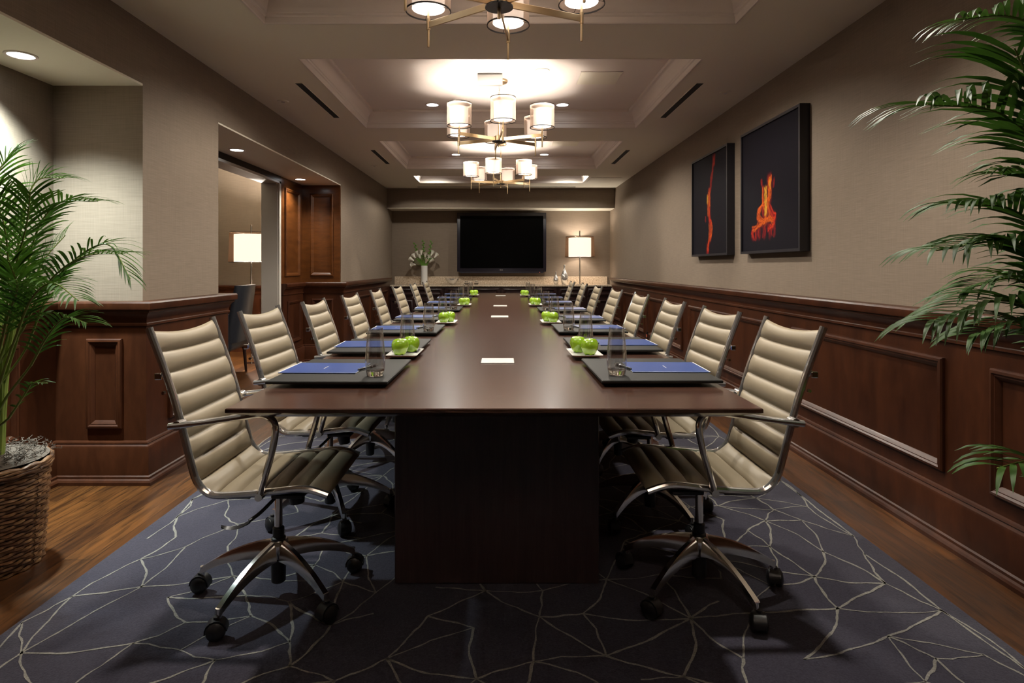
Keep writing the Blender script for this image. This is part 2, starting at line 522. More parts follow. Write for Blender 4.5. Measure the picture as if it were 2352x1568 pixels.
# ------------------------------------------------------------------ rug
def make_rug():
    x0, x1, y0, y1, z = -1.687, 1.660, -.9, 10.9, .014
    mb = MB()
    mb.box(x0, x1, y0, y1, .001, z, bev=.005, seg=2)
    rnd = random.Random(11)
    pts = []
    tries = 0
    while tries < 16000 and len(pts) < 900:
        tries += 1
        p = Vector((rnd.uniform(x0+.02, x1-.02), rnd.uniform(y0+.02, y1-.02)))
        dmin = .11 + .15*rnd.random()
        if all((p-q).length > dmin for q in pts): pts.append(p)
    n = len(pts)
    V, E, F, *_ = geometry.delaunay_2d_cdt(pts, [], [], 0, 1e-5)
    edges = set()
    for f in F:
        for i in range(3):
            e = tuple(sorted((f[i], f[(i+1) % 3]))); edges.add(e)
    edges = sorted(edges)
    deg = {}
    keep = []
    for a, c in edges:
        L = (V[a]-V[c]).length
        if L > .75: continue
        if rnd.random() < .30: continue
        keep.append((a, c))
    def ribbon(P, w):
        vs = []; fs = []
        for i, p in enumerate(P):
            t = (P[min(i+1, len(P)-1)]-P[max(i-1, 0)]).normalized()
            nn = Vector((-t.y, t.x))*(w*rnd.uniform(.55, 1.2))
            vs += [(p.x+nn.x, p.y+nn.y, z+.0012), (p.x-nn.x, p.y-nn.y, z+.0012)]
        for i in range(len(P)-1):
            fs.append((2*i, 2*i+1, 2*i+3, 2*i+2))
        mb.add(vs, fs, 1)
    for a, c in keep:
        A, B = V[a], V[c]; L = (B-A).length
        k = max(4, int(L/.022)); nn = Vector((-(B-A).y, (B-A).x)).normalized()
        amp = rnd.uniform(-.03, .03)*L/.4; ph = rnd.random()*6
        P = []
        for i in range(k+1):
            t = i/k
            o = math.sin(PI*t)*amp + (math.sin(t*9+ph)*.004 + rnd.uniform(-.0018, .0018))*math.sin(PI*t)
            P.append(A.lerp(B, t)+nn*o)
        ribbon(P, rnd.uniform(.0030, .0052))
    o = build(mb, 'rug', [M['rug'], M['rugline']])
    tag(o, 'slate blue carpet with cream veined line pattern under the conference table', 'rug')
make_rug()

# ------------------------------------------------------------------ conference table
TT = .80
def make_table():
    y0, y1 = 1.935, 10.48
    xa, xb = -.880, .830
    t = thing('conference_table', 'long dark espresso conference table with pedestal bases in the middle of the room', 'table', (-.025, 6.2, .014))
    def L(o): o.location = (.025, -6.2, -.014)
    cuts = [y0, 4.14, 6.21, 8.33, y1]
    for i in range(4):
        a, c = cuts[i]+(.0012 if i else 0), cuts[i+1]-(.0012 if i < 3 else 0)
        e = .10
        fa = e if i == 0 else 0; fc = e if i == 3 else 0
        def ring(dx, da, dc, z):
            return [(xa+dx, a+da, z), (xb-dx, a+da, z), (xb-dx, c-dc, z), (xa+dx, c-dc, z)]
        rings = [ring(e, fa, fc, TT-.050), ring(.012, .012 if fa else 0, .012 if fc else 0, TT-.020), ring(0, 0, 0, TT-.014), ring(0, 0, 0, TT-.003), ring(.003, .003 if fa else 0, .003 if fc else 0, TT)]
        mb = MB(); mb.loft(rings)
        L(build(mb, 'tabletop', M['espresso'], t, ang=20))
    def ped(a, c):
        mb = MB(); mb.box(-.418, .378, a, c, .016, TT-.050, bev=.003)
        L(build(mb, 'pedestal', M['espresso_v'], t))
    ped(2.373, 4.6); ped(5.6, 7.2); ped(8.2, 10.05)
    for (a, c) in [(2.84, 2.98), (5.42, 5.60), (6.93, 7.10), (9.38, 9.62)]:
        mb = MB(); mb.box(-.102, .058, a-.004, c+.006, TT-.001, TT+.0012)
        o = build(mb, 'cable_hatch', M['dark'], t); L(o)
        mb = MB(); mb.box(-.098, .057, a, c, TT-.001, TT+.0035, bev=.001)
        q = build(mb, 'hatch_cover', M['plate'], o); q['label'] = 'brushed pale metal hatch cover'
    return t
make_table()

# ------------------------------------------------------------------ chairs
RAIL = [(-.355, 1.014), (-.296, .855), (-.259, .736), (-.214, .56), (-.196, .505), (-.168, .470), (-.126, .455), (-.02, .460), (.08, .470), (.155, .4775), (.20, .472), (.252, .455)]
def chair_meshes():
    D = {}
    pr = cr([(x, 0, z) for x, z in RAIL], 10)
    # arc length table
    S = [0]
    for i in range(1, len(pr)): S.append(S[-1]+(pr[i]-pr[i-1]).length)
    tot = S[-1]
    def at(s):
        s = max(0, min(tot, s))
        for i in range(1, len(S)):
            if S[i] >= s:
                f = (s-S[i-1])/(S[i]-S[i-1]+1e-12)
                p = pr[i-1].lerp(pr[i], f); t = (pr[i]-pr[i-1]).normalized()
                return p, Vector((-t.z, 0, t.x))  # normal: up/forward side
        return pr[-1], Vector((0, 0, 1))
    def at_s(s):
        p, n = at(s); _, n1 = at(s-.02); _, n2 = at(s+.02)
        return p, (n+n1+n2).normalized()
    NR = 13; rw = (tot+.0)/NR
    def sling(r0, r1, name):
        W = 14; K = 9
        F = []; Bk = []
        rows = (r1-r0)*K
        for i in range(rows+1):
            s = (r0 + i/K)*rw
            t = (i % K)/K
            bl = math.sin(PI*t)**.5 if 0 < t < 1 else 0
            p, n = at_s(s)
            depthk = max(0, min(1, (.62-s)/.3))
            rf = []; rb = []
            for j in range(W+1):
                w = -1+2*j/W
                ed = 1-abs(w)**6
                y = w*.214
                sag = -.006*(1-w*w)*(.5+.5*depthk)
                f = .001+.0185*bl*(.35+.65*ed)+.003*ed
                g = .004+.010*bl*ed
                q = p.copy()
                if r0 == 0: # top edge dips between the rails
                    k2 = max(0, 1-s/.10)
                    q = q + Vector((.006, 0, -.016))*(1-w*w)*k2
                rf.append(q+n*(f+sag)+Vector((0, y, 0))); rb.append(q+n*(-g+sag)+Vector((0, y, 0)))
            F.append(rf); Bk.append(rb)
        vs = [v for r_ in F for v in r_]+[v for r_ in Bk for v in r_]
        o = (rows+1)*(W+1); fs = []
        ix = lambda i, j: i*(W+1)+j
        for i in range(rows):
            for j in range(W):
                fs.append((ix(i, j), ix(i, j+1), ix(i+1, j+1), ix(i+1, j)))
                fs.append((o+ix(i, j), o+ix(i+1, j), o+ix(i+1, j+1), o+ix(i, j+1)))
        for i in range(rows):
            fs.append((ix(i, 0), ix(i+1, 0), o+ix(i+1, 0), o+ix(i, 0)))
            fs.append((ix(i, W), o+ix(i, W), o+ix(i+1, W), ix(i+1, W)))
        for j in range(W):
            fs.append((ix(0, j), o+ix(0, j), o+ix(0, j+1), ix(0, j+1)))
            fs.append((ix(rows, j), ix(rows, j+1), o+ix(rows, j+1), o+ix(rows, j)))
        mb = MB().add(vs, fs)
        return mb.mesh(name, M['leather'], 60)
    D['backrest'] = sling(0, 8, 'backrest')
    D['seat'] = sling(8, 13, 'seat')
    def rail(sy):
        mb = MB()
        P = [(p.x, sy*.226, p.z) for p in pr]
        P = [(P[0][0]-.004, P[0][1], P[0][2]+.012)]+P
        return mb.tube(P, .0125, 10, sq=(1, 1.05)).mesh('side_rail', M['chrome'])
    D['railL'] = rail(-1); D['railR'] = rail(1)
    A = cr([(-.275, 0, .698), (-.15, 0, .712), (-.02, 0, .731), (.028, 0, .738), (.060, 0, .730), (.080, 0, .706), (.082, 0, .67), (.068, 0, .60), (.036, 0, .49), (.030, 0, .462)], 6)
    def arm(sy):
        mb = MB()
        mb.tube([(p.x, sy*.254, p.z) for p in A], .0115, 10, sq=(1.0, 1.25))
        mb.tube([(-.246, sy*.222, .701), (-.246, sy*.262, .701)], .016, 12)
        mb.tube([(.030, sy*.222, .462), (.030, sy*.268, .462)], .013, 12)
        return mb.mesh('armrest', M['chrome'])
    D['armL'] = arm(-1); D['armR'] = arm(1)
    mb = MB()
    for z0, x0 in ((.862, -.306), ):
        mb.tube([(x0-.022, -.236, z0), (x0-.022, .236, z0)], .008, 8)
        for sy in (-1, 1):
            mb.box(x0-.028, x0-.004, sy*.236-.005, sy*.236+.005, z0-.011, z0+.011, bev=.003)
            mb.tube([(x0+.004, sy*.232, z0-.055), (x0+.004, sy*.244, z0-.055)], .006, 8)
    D['crossbar'] = mb.mesh('back_brace', M['polished'])
    mb = MB()
    mb.box(-.075, .12, -.065, .065, .405, .444, bev=.01, seg=2)
    mb.box(.05, .16, -.21, .21, .436, .450, bev=.003); mb.box(-.07, -.02, -.21, .21, .436, .450, bev=.003)
    mb.tube([(.075, -.03, .41), (.082, -.03, .355)], [.034, .026], 14)
    D['mech'] = mb.mesh('tilt_mechanism', M['black'])
    mb = MB()
    mb.tube(cr([(.045, -.06, .425), (.040, -.15, .415), (.020, -.22, .395), (-.005, -.255, .380)], 4), .006, 8)
    rg = []
    for i in range(9):
        t = i/8
        w = .017*math.sin(PI*min(1, t*.85+.15))**.6
        x = .0-.092*t; z = .380-.012*t-.012*math.sin(PI*t); y = -.262-.01*t
        rg.append([(x, y-w, z), (x, y, z+.006), (x, y+w, z), (x, y, z-.006)])
    mb.loft(rg)
    D['lever'] = mb.mesh('height_lever', M['black'])
    mb = MB()
    mb.lathe([(.0, .235), (.0145, .235), (.0145, .405), (0, .405)], 16)
    D['column'] = mb.mesh('gas_column', M['chrome'])
    mb = MB()
    mb.lathe([(0, .205), (.026, .205), (.026, .214), (.021, .218), (.021, .250), (.015, .256), (0, .256)], 18)
    mb.lathe([(0, .045), (.020, .045), (.026, .05), (.028, .16), (0, .16)], 18)
    D['sleeve'] = mb.mesh('column_sleeve', M['black'])
    mb = MB()
    mb.lathe([(0, .135), (.030, .14), (.036, .165), (.036, .198), (.030, .208), (0, .208)], 20)
    D['hub'] = mb.mesh('base_hub', M['polished'])
    # leg along +x
    rg = []
    for i in range(13):
        t = i/12; r_ = .028+.268*t
        zt = .206-.040*t-.070*t**2
        hgt = .050*(1-t)**1.2+.022
        w = .017-.005*t; wt = .007+.003*t
        rg.append([(r_, -w, zt-hgt), (r_, -w*.9, zt-.014), (r_, -wt, zt), (r_, wt, zt), (r_, w*.9, zt-.014), (r_, w, zt-hgt)])
    mb = MB().loft(rg)
    mb.tube([(.290, 0, .098), (.292, 0, .05)], [.011, .009], 10)
    D['leg'] = mb.mesh('base_leg', M['polished'], 40)
    mb = MB()
    for sy in (-1, 1):
        pf = [(0, -.012), (.026, -.012), (.031, -.008), (.032, 0), (.030, .008), (.020, .015), (0, .018)]
        k = MB().lathe(pf, 20)
        k.xf(Matrix.Translation((0, sy*.014, .032)) @ Matrix.Rotation(-sy*PI/2, 4, 'X'))
        mb.add(k.v, k.f)
    hood = []
    for i in range(9):
        a = R(-10+190*i/8)
        c_, s_ = math.cos(a), math.sin(a)
        hood.append([(.036*c_, -.020, .032+.036*s_), (.036*c_, .020, .032+.036*s_), (.031*c_, .019, .032+.031*s_), (.031*c_, -.019, .032+.031*s_)])
    mb.loft(hood)
    mb.tube([(0, 0, .045), (0, 0, .075)], .010, 10)
    D['caster'] = mb.mesh('caster', M['black'])
    return D
CH = chair_meshes()
def chair(x, y, rz, base, label, seed):
    t = thing('conference_chair', label, 'chair', (x, y, .0155), rz, 'beige conference chairs around the table')
    for nm, k in (('backrest', 'backrest'), ('seat', 'seat'), ('side_rail', 'railL'), ('side_rail', 'railR'), ('armrest', 'armL'), ('armrest', 'armR'), ('back_brace', 'crossbar'), ('tilt_mechanism', 'mech'), ('height_lever', 'lever'), ('gas_column', 'column'), ('column_sleeve', 'sleeve'), ('base_hub', 'hub')):
        link(nm, CH[k], t)
    rnd = random.Random(seed)
    for k in range(5):
        l = link('base_leg', CH['leg'], t, None, (0, 0, R(base+72*k)-rz))
        link('caster', CH['caster'], l, (.300, 0, 0), (0, 0, rnd.uniform(0, 2*PI)))
ords = ['nearest the camera', 'second from the camera', 'third from the camera', 'fourth from the camera', 'fifth from the camera', 'sixth from the camera', 'seventh from the camera', 'eighth and farthest']
LC = [(-.845, 2.305, 0), (-.865, 3.07, -1.5), (-.835, 3.86, 1), (-.815, 4.68, 0), (-.82, 5.66, 1), (-.79, 6.62, -1), (-.76, 7.62, 1), (-.745, 8.70, 0)]
RC = [(.757, 2.34, 0), (.735, 3.03, 1.5), (.735, 3.86, -1), (.745, 4.80, 0), (.735, 5.76, 1), (.715, 6.74, 0), (.70, 7.78, -1), (.665, 8.80, 0)]
LB = [250, 10, 30, 50, 5, 66, 22, 40]; RB = [-68, 80, 20, 3, 60, 40, 15, 0]
for i, (x, y, a) in enumerate(LC):
    chair(x, y, R(a), LB[i], 'beige channelled leather swivel chair on the left of the table, %s' % ords[i], i)
for i, (x, y, a) in enumerate(RC):
    chair(x, y, R(180+a), RB[i], 'beige channelled leather swivel chair on the right of the table, %s' % ords[i], 20+i)

# ------------------------------------------------------------------ table settings
def tumbler():
    o = [(0, 0), (.030, 0), (.0325, .003), (.0375, .030), (.0392, .052), (.0375, .090), (.0330, .140), (.0290, .186)]
    o = [(p.x, p.z) for p in cr([(r_, 0, z) for r_, z in o[2:]], 4)]
    body = MB().lathe(o+[(.0284, .1866), (.0278, .186)]+[(.0318, .140), (.0362, .090), (.0376, .055), (.0362, .036)], 40)
    base = MB().lathe([(0, 0), (.029, 0), (.0315, .0012), (.0322, .003), (.0358, .022), (.034, .0235), (.028, .0205), (.012, .0185), (0, .018)], 40)
    return body.mesh('glass_tumbler', M['glass_thin'], 50), base.mesh('glass_base', M['glass'], 50)
GL, GLB = tumbler()
PADM = MB().box(-.2275, .2275, -.275, .275, 0, .010, bev=.002, seg=2).mesh('pad_base', M['padm'])
PADF = MB().box(-.2245, .2245, -.272, .272, .0101, .0112, bev=.0004).mesh('pad_sheet', M['padm'])
FOLD = MB().box(-.155, .155, -.124, .124, 0, .004, bev=.0008).mesh('folder', M['blue'])
FPAP = MB().box(-.1555, .150, -.1215, .1215, .0012, .0028).mesh('folder_pages', M['paper'])
FMK = MB()
for k in range(9):
    FMK.box(-.0012-.0+.0, .0022, -.03+k*.0068, -.0255+k*.0068, .0041, .0044)
FMKM = FMK.mesh('printed_mark', M['paper'])
FED = MB().box(.150, .1545, -.122, .122, .0041, .0044).mesh('white_edge', M['paper'])
pn = MB(); pn.tube([(-.07, 0, .006), (-.066, 0, .006), (.02, 0, .006), (.05, 0, .006)], [.002, .0045, .0052, .0050], 10)
PEN = pn.mesh('pen_barrel', M['black'])
pn = MB(); pn.tube([(.021, 0, .006), (.03, 0, .006)], .0056, 10); pn.tube([(.05, 0, .006), (.07, 0, .006), (.074, 0, .006)], [.0050, .0045, .002], 10); pn.box(.035, .068, -.0012, .0012, .0115, .013)
PENC = pn.mesh('pen_clip', M['chrome'])
def applemesh():
    P = [(.0, .070), (.004, .0685), (.010, .071), (.018, .0775), (.028, .0755), (.0375, .0655), (.0425, .050), (.0410, .034), (.0340, .016), (.028, .006), (.020, .0005), (.012, .003), (.005, .008), (0, .009)]
    P = [(max(0, p.x), p.z) for p in cr([(r_, 0, z) for r_, z in P], 3)]
    n = 28; mb = MB(); vs = []; fs = []; k = len(P)
    for i in range(n):
        a = 2*PI*i/n
        for r_, z in P:
            s = 1+.025*math.cos(5*a)*max(0, 1-z/.06)
            zz = z+(.0022*math.cos(5*a) if r_ > .012 and (z < .02) else 0)+.0015*math.cos(a)
            vs.append((r_*math.cos(a)*s, r_*math.sin(a)*s, zz))
    for i in range(n):
        j = (i+1) % n
        for q in range(k-1): fs.append((i*k+q, j*k+q, j*k+q+1, i*k+q+1))
    return mb.add(vs, fs).mesh('apple', M['apple'], 80)
AP = applemesh()
ST = MB().tube([(0, 0, .069), (.001, 0, .078), (.005, .001, .087)], [.0016, .0012, .0018], 6).mesh('apple_stem', mat('apple_stem', (.10, .06, .02), .7))
pm = MB()
def rr(dx, dy, z, r_=.012):
    out = []
    for cx, cy, a0 in ((1, 1, 0), (-1, 1, 90), (-1, -1, 180), (1, -1, 270)):
        for k in range(4):
            a = R(a0+30*k); out.append((cx*(dx-r_)+r_*math.cos(a), cy*(dy-r_)+r_*math.sin(a), z))
    return out
pm.loft([rr(.060, .108, 0), rr(.074, .124, .008), rr(.0755, .126, .0115), rr(.0735, .124, .0120), rr(.062, .112, .006)])
PL = pm.mesh('apple_plate', M['white'], 40)
LP = [2.256, 3.048, 3.936, 4.908, 6.01, 7.04, 8.16, 9.26]
RP = [2.277, 3.12, 3.99, 4.85, 5.90, 7.10, 8.20, 9.25]
oo = ['first', 'second', 'third', 'fourth', 'fifth', 'sixth', 'seventh', 'eighth']
for side, LPs, xc, xg in ((-1, LP, -.648, -.4865), (1, RP, .598, .440)):
    sn = 'left' if side < 0 else 'right'
    rz = R(180) if side < 0 else 0
    for i, y in enumerate(LPs):
        yc = y+.275; z = .8145
        wh = '%s place on the %s side' % (oo[i], sn)
        t = thing('desk_pad', 'black leather desk pad at the %s' % wh, 'desk pad', (xc, yc, z), R(.6*side), 'desk pads along the table')
        link('pad_base', PADM, t); link('pad_sheet', PADF, t)
        t = thing('folder', 'blue presentation folder on the desk pad, %s' % wh, 'folder', (xc+side*(.085), yc+.012, z+.0115), rz+R((-1.5, 1, 2, -1, .5, 0, 1, -1)[i]), 'blue folders on the desk pads')
        q = link('folder_cover', FOLD, t); link('folder_pages', FPAP, q); link('printed_mark', FMKM, q); link('white_edge', FED, q)
        t = thing('ballpoint_pen', 'black and silver pen beside the blue folder, %s' % wh, 'pen', (xc-side*.090, yc+.005, z+.0118), R(68 if side < 0 else 108), 'pens beside the folders')
        q = link('pen_barrel', PEN, t); link('pen_clip', PENC, t)
        dx = (-.007, 0, .003, 0, .002, .004, .0, .006)[i]
        gx = xg+dx if side < 0 else xg+(.011, 0, .006, -.012, -.006, 0, -.024, -.04)[i]
        g = link('glass_tumbler', GL, None, (gx, y+(.118 if i == 0 else .085), z+.0116), (0, 0, i))
        link('glass_base', GLB, g)
        tag(g, 'clear glass tumbler standing on the desk pad, %s' % wh, 'glass', 'water tumblers along the table')
LPL = [2.915, 4.63, 6.78, 9.10]; RPL = [2.915, 4.65, 6.80, 9.05]
LPX = [-.482, -.430, -.425, -.425]; RPX = [.410, .380, .382, .345]
for side, ysl, xs in ((-1, LPL, LPX), (1, RPL, RPX)):
    sn = 'left' if side < 0 else 'right'
    for i in range(4):
        x, y = xs[i], ysl[i]+.127
        wh = '%s plate on the %s side' % (oo[i], sn)
        o = link('apple_plate', PL, None, (x, y, .8145), (0, 0, R(side*1)))
        tag(o, 'white rectangular plate under two green apples, the %s' % wh, 'plate', 'white plates with apples')
        for k, (ax, ay, rt) in enumerate((((-.018, -.062, .4), (.024, .030, 2)) if side < 0 else ((.018, -.062, .4), (-.026, .026, 2.2)))):
            t = link('apple', AP, None, (x+ax, y+ay, .8145+.0062), (R((k-.5)*5), R(3), rt+i))
            t.scale = (1.0, 1.0, 1.0)
            tag(t, '%s green apple on the %s' % ('front' if k == 0 else 'rear', wh), 'apple', 'green apples in pairs on plates')
            link('apple_stem', ST, t)

# ------------------------------------------------------------------ lights
def light(name, typ, loc, energy, col=(1, .85, .68), parent=None, size=.03, rot=None, **k):
    l = bpy.data.lights.new(name, typ); l.energy = energy; l.color = col
    if typ in ('POINT', 'SPOT'): l.shadow_soft_size = size
    for a, v in k.items(): setattr(l, a, v)
    return link(name, l, parent, loc, rot)
CHE = 5.2     # watts per chandelier bulb
def chandelier(x, y, rot, label, e=1):
    t = thing('chandelier', label, 'chandelier', (x, y, TZ), rot, 'six-light brass chandeliers')
    Z = lambda z: z-TZ
    mb = MB().lathe([(0, Z(2.858)), (.075, Z(2.858)), (.075, Z(2.846)), (.068, Z(2.838)), (.012, Z(2.832)), (0, Z(2.832))], 28)
    build(mb, 'canopy', M['brass'], t)
    mb = MB()
    for k in range(5):
        z = Z(2.822-k*.019)
        pts = []
        for i in range(13):
            a = 2*PI*i/12
            p = (.0055*math.cos(a), 0, z+.012*math.sin(a)) if k % 2 else (0, .0055*math.cos(a), z+.012*math.sin(a))
            pts.append(p)
        mb.tube(pts, .0018, 5, cap=False)
    build(mb, 'chain', M['brass'], t)
    mb = MB(); mb.tube([(0, 0, Z(2.742)), (0, 0, Z(2.285))], .0075, 10)
    mb.lathe([(0, Z(2.336)), (.044, Z(2.336)), (.044, Z(2.374)), (.036, Z(2.380)), (0, Z(2.380))], 24)
    hb = build(mb, 'hub', M['brass'], t)
    mb = MB().lathe([(0, Z(2.329)), (.059, Z(2.329)), (.059, Z(2.3355)), (0, Z(2.3355))], 28)
    q = build(mb, 'black_disc', M['disc'], hb); q['label'] = 'black round plate'
    for k in range(6):
        a = R(60*k)
        A = link('arm', CH_A, t, None, (0, 0, a))
        link('finial', CH_F, A)
        s = link('lamp_shade', CH_S, t, (.40*math.cos(a), .40*math.sin(a), 0))
        link('shade_ring', CH_R[0], s); link('shade_ring', CH_R[1], s); link('diffuser', CH_D, s); link('diffuser_base', CH_B, s)
        light('chandelier_bulb', 'POINT', (0, 0, Z(2.516)), CHE*e, (1, .88, .77), s, .018)
Zc = lambda z: z-TZ
CH_A = MB().box(.03, .395, -.004, .004, Zc(2.337), Zc(2.366), bev=.001).mesh('arm', M['brass'])
f = MB(); f.lathe([(0, Zc(2.250)), (.005, Zc(2.250)), (.0055, Zc(2.253)), (.0055, Zc(2.328)), (.009, Zc(2.329)), (.009, Zc(2.380)), (.006, Zc(2.382)), (.006, Zc(2.44)), (0, Zc(2.44))], 14, (.40, 0, 0))
CH_F = f.mesh('finial', M['brass'])
CH_S = MB().lathe([(.1015, Zc(2.414)), (.1015, Zc(2.599))], 40).mesh('lamp_shade', M['sheer'])
CH_R = []
for z in (2.599, 2.414):
    f = MB()
    f.lathe([(.0995, Zc(z)-.003), (.1034, Zc(z)-.003), (.1034, Zc(z)+.003), (.0995, Zc(z)+.003), (.0995, Zc(z)-.003)], 40)
    for k in range(3 if z < 2.5 else 0):
        a = R(120*k+20); f.tube([(.07*math.cos(a), .07*math.sin(a), Zc(2.425)), (.1005*math.cos(a), .1005*math.sin(a), Zc(2.414))], .0012, 4)
    CH_R.append(f.mesh('shade_ring', M['bronze']))
CH_D = MB().lathe([(.074, Zc(2.424)), (.074, Zc(2.566))], 36).mesh('diffuser', M['shade_in'])
f = MB(); f.lathe([(.0065, Zc(2.426)), (.0735, Zc(2.426))], 36)
CH_B = f.mesh('diffuser_base', M['shade_bot'])
chandelier(-.012, 2.543, R(90-6), 'brass six-arm chandelier cut by the top of the picture, nearest the camera')
chandelier(-.026, 5.27, R(-90+5), 'brass six-arm chandelier in the second ceiling tray, middle of the three')
chandelier(-.015, 7.98, R(-90-13), 'brass six-arm chandelier hanging farthest away, near the television')

chandelier(-.02, -.16, R(10), 'added brass six-arm chandelier above and behind the camera, unseen, brightening the room', 2.5)  # unseen fourth chandelier, added to light the surfaces facing the camera

DR = MB().lathe([(.058, -.006), (.070, -.006), (.072, -.003), (.072, 0), (.058, 0)], 32).mesh('trim_ring', M['crown'])
DLn = MB().lathe([(0, -.001), (.058, -.003)], 32).mesh('lens', M['down'])
def downlight(x, y, z, e, label, ang=96, blend=.8, col=(1, .93, .82)):
    t = thing('downlight', label, 'ceiling light', (x, y, z), 0, 'recessed downlights')
    link('trim_ring', DR, t); link('lens', DLn, t)
    if e: light('downlight_beam', 'SPOT', (0, 0, -.012), e, col, t, .05, None, spot_size=R(ang), spot_blend=blend)
for x_, y_, t_ in ((-1.15, 10.05, 'left recessed downlight hidden in the rear ceiling tray'), (1.12, 10.05, 'right recessed downlight hidden in the rear ceiling tray'), (-.69, 4.57, 'left added downlight, unseen behind the edge of the second tray'), (.60, 4.57, 'right added downlight, unseen behind the edge of the second tray'), (-.66, 7.38, 'left added downlight, unseen behind the edge of the third tray'), (.605, 7.38, 'right added downlight, unseen behind the edge of the third tray')):  # rear pair follows the glow there; other pairs unseen, added to brighten the room
    downlight(x_, y_, TZ, 42 if y_ > 10 else 105, t_, 162 if y_ > 10 else 155, .4)
downlight(-.69, 6.05, TZ, 45, 'left recessed downlight in the second ceiling tray')
downlight(.60, 6.05, TZ, 45, 'right recessed downlight in the second ceiling tray')
downlight(-.66, 8.73, TZ, 45, 'left recessed downlight in the third ceiling tray')
downlight(.605, 8.73, TZ, 45, 'right recessed downlight in the third ceiling tray')
downlight(-1.20, 2.45, TZ, 105, 'left recessed downlight added out of view in the nearest ceiling tray', 120)  # unseen pair, added; placed to match the table's shadow on the seats
downlight(1.15, 2.45, TZ, 105, 'right recessed downlight added out of view in the nearest ceiling tray', 120)
downlight(-2.415, 3.06, SZ-.012, 240, 'bright recessed downlight above the left palm', 112, .95, (.86, 1, 1.0))
downlight(-2.41, 5.54, SZ-.012, 30, 'recessed downlight over the doorway, nearer one', 125, .7)
downlight(-2.447, 7.40, SZ-.012, 40, 'recessed downlight by the wood panelling, farther one', 130, .7)

# ------------------------------------------------------------------ ceiling fittings
for i, (x, y0, y1, lb) in enumerate([(-1.59, 4.76, 5.87, 'black slot vent left of the second ceiling tray'), (1.55, 4.76, 5.87, 'black slot vent right of the second ceiling tray'),
                                  (-1.59, 7.49, 8.51, 'black slot vent left of the third ceiling tray'), (1.55, 7.49, 8.51, 'black slot vent right of the third ceiling tray')]):
    t = thing('air_vent', lb, 'air vent', (x, (y0+y1)/2, CZ), 0, 'slot vents beside the trays')
    L = (y1-y0)/2
    build(MB().box(-.028, .028, -L, L, -.003, .0), 'slot', M['dark'], t)
    mb = MB(); mb.box(-.032, -.028, -L-.005, L+.005, -.005, 0); mb.box(.028, .032, -L-.005, L+.005, -.005, 0)
    mb.box(-.028, .028, -L-.005, -L, -.005, 0); mb.box(-.028, .028, L, L+.005, -.005, 0)
    build(mb, 'vent_frame', M['ceil'], t)
t = thing('air_vent', 'long thin slot vent in front of the rear soffit', 'air vent', (-.1, 10.96, CZ))
build(MB().box(-1.42, 1.42, -.02, .02, -.003, 0), 'slot', M['dark'], t)
build(MB().box(-1.43, 1.43, .02, .026, -.005, 0), 'vent_frame', M['ceil'], t)
for (x, y, lb) in [(-1.90, 5.29, 'small ceiling sprinkler near the left wall, nearer one'), (-1.81, 8.65, 'small ceiling sprinkler near the left wall, farther one'), (1.84, 5.02, 'small ceiling sprinkler near the right wall')]:
    t = thing('ceiling_sprinkler', lb, 'sprinkler', (x, y, CZ), 0, 'ceiling sprinklers')
    build(MB().lathe([(.048, 0), (.046, -.006), (.03, -.008), (0, -.008)], 24), 'escutcheon', M['ceil'], t)
    build(MB().lathe([(.0, -.006), (.014, -.008), (.014, -.014), (0, -.016)], 16), 'head', M['plate'], t)
def panel(x0, x1, y0, y1, z, lb):
    t = thing('access_panel', lb, 'access panel', ((x0+x1)/2, (y0+y1)/2, z), 0, 'ceiling access panels')
    a, c = (x1-x0)/2, (y1-y0)/2
    build(MB().box(-a+.006, a-.006, -c+.006, c-.006, -.006, 0, bev=.001), 'cover', M['ceil'], t)
    mb = MB()
    for q in ((-a, -a+.005, -c, c), (a-.005, a, -c, c), (-a, a, -c, -c+.005), (-a, a, c-.005, c)):
        mb.box(*q, -.004, 0)
    build(mb, 'frame', M['crown'], t)
panel(.65, 1.0, 5.02, 5.37, TZ, 'flat square hatch in the second ceiling tray')
panel(.65, 1.0, 7.75, 8.1, TZ, 'flat square hatch in the third ceiling tray')
panel(1.43, 1.93, 9.80, 10.35, CZ, 'flat square hatch beside the rear ceiling tray')
t = thing('sensor_box', 'white rectangular box on the tray ceiling behind the chandelier canopy', 'sensor box', (-.10, 5.10, TZ))
build(MB().box(-.105, .105, -.04, .08, -.078, 0, bev=.006, seg=2), 'housing', M['white'], t)
build(MB().box(-.10, .10, -.042, -.038, -.012, -.007), 'seam', M['dark'], t)
for (x, y, lb) in [(.33, 5.0, 'round white ceiling speaker right of the chandelier canopy'), (-.37, 5.42, 'round white ceiling speaker left of the chandelier canopy')]:
    t = thing('ceiling_speaker', lb, 'speaker', (x, y, TZ), 0, 'flush ceiling speakers')
    build(MB().lathe([(.062, 0), (.06, -.005), (.05, -.006), (.048, -.003), (0, -.003)], 28), 'grille', M['ceil'], t)

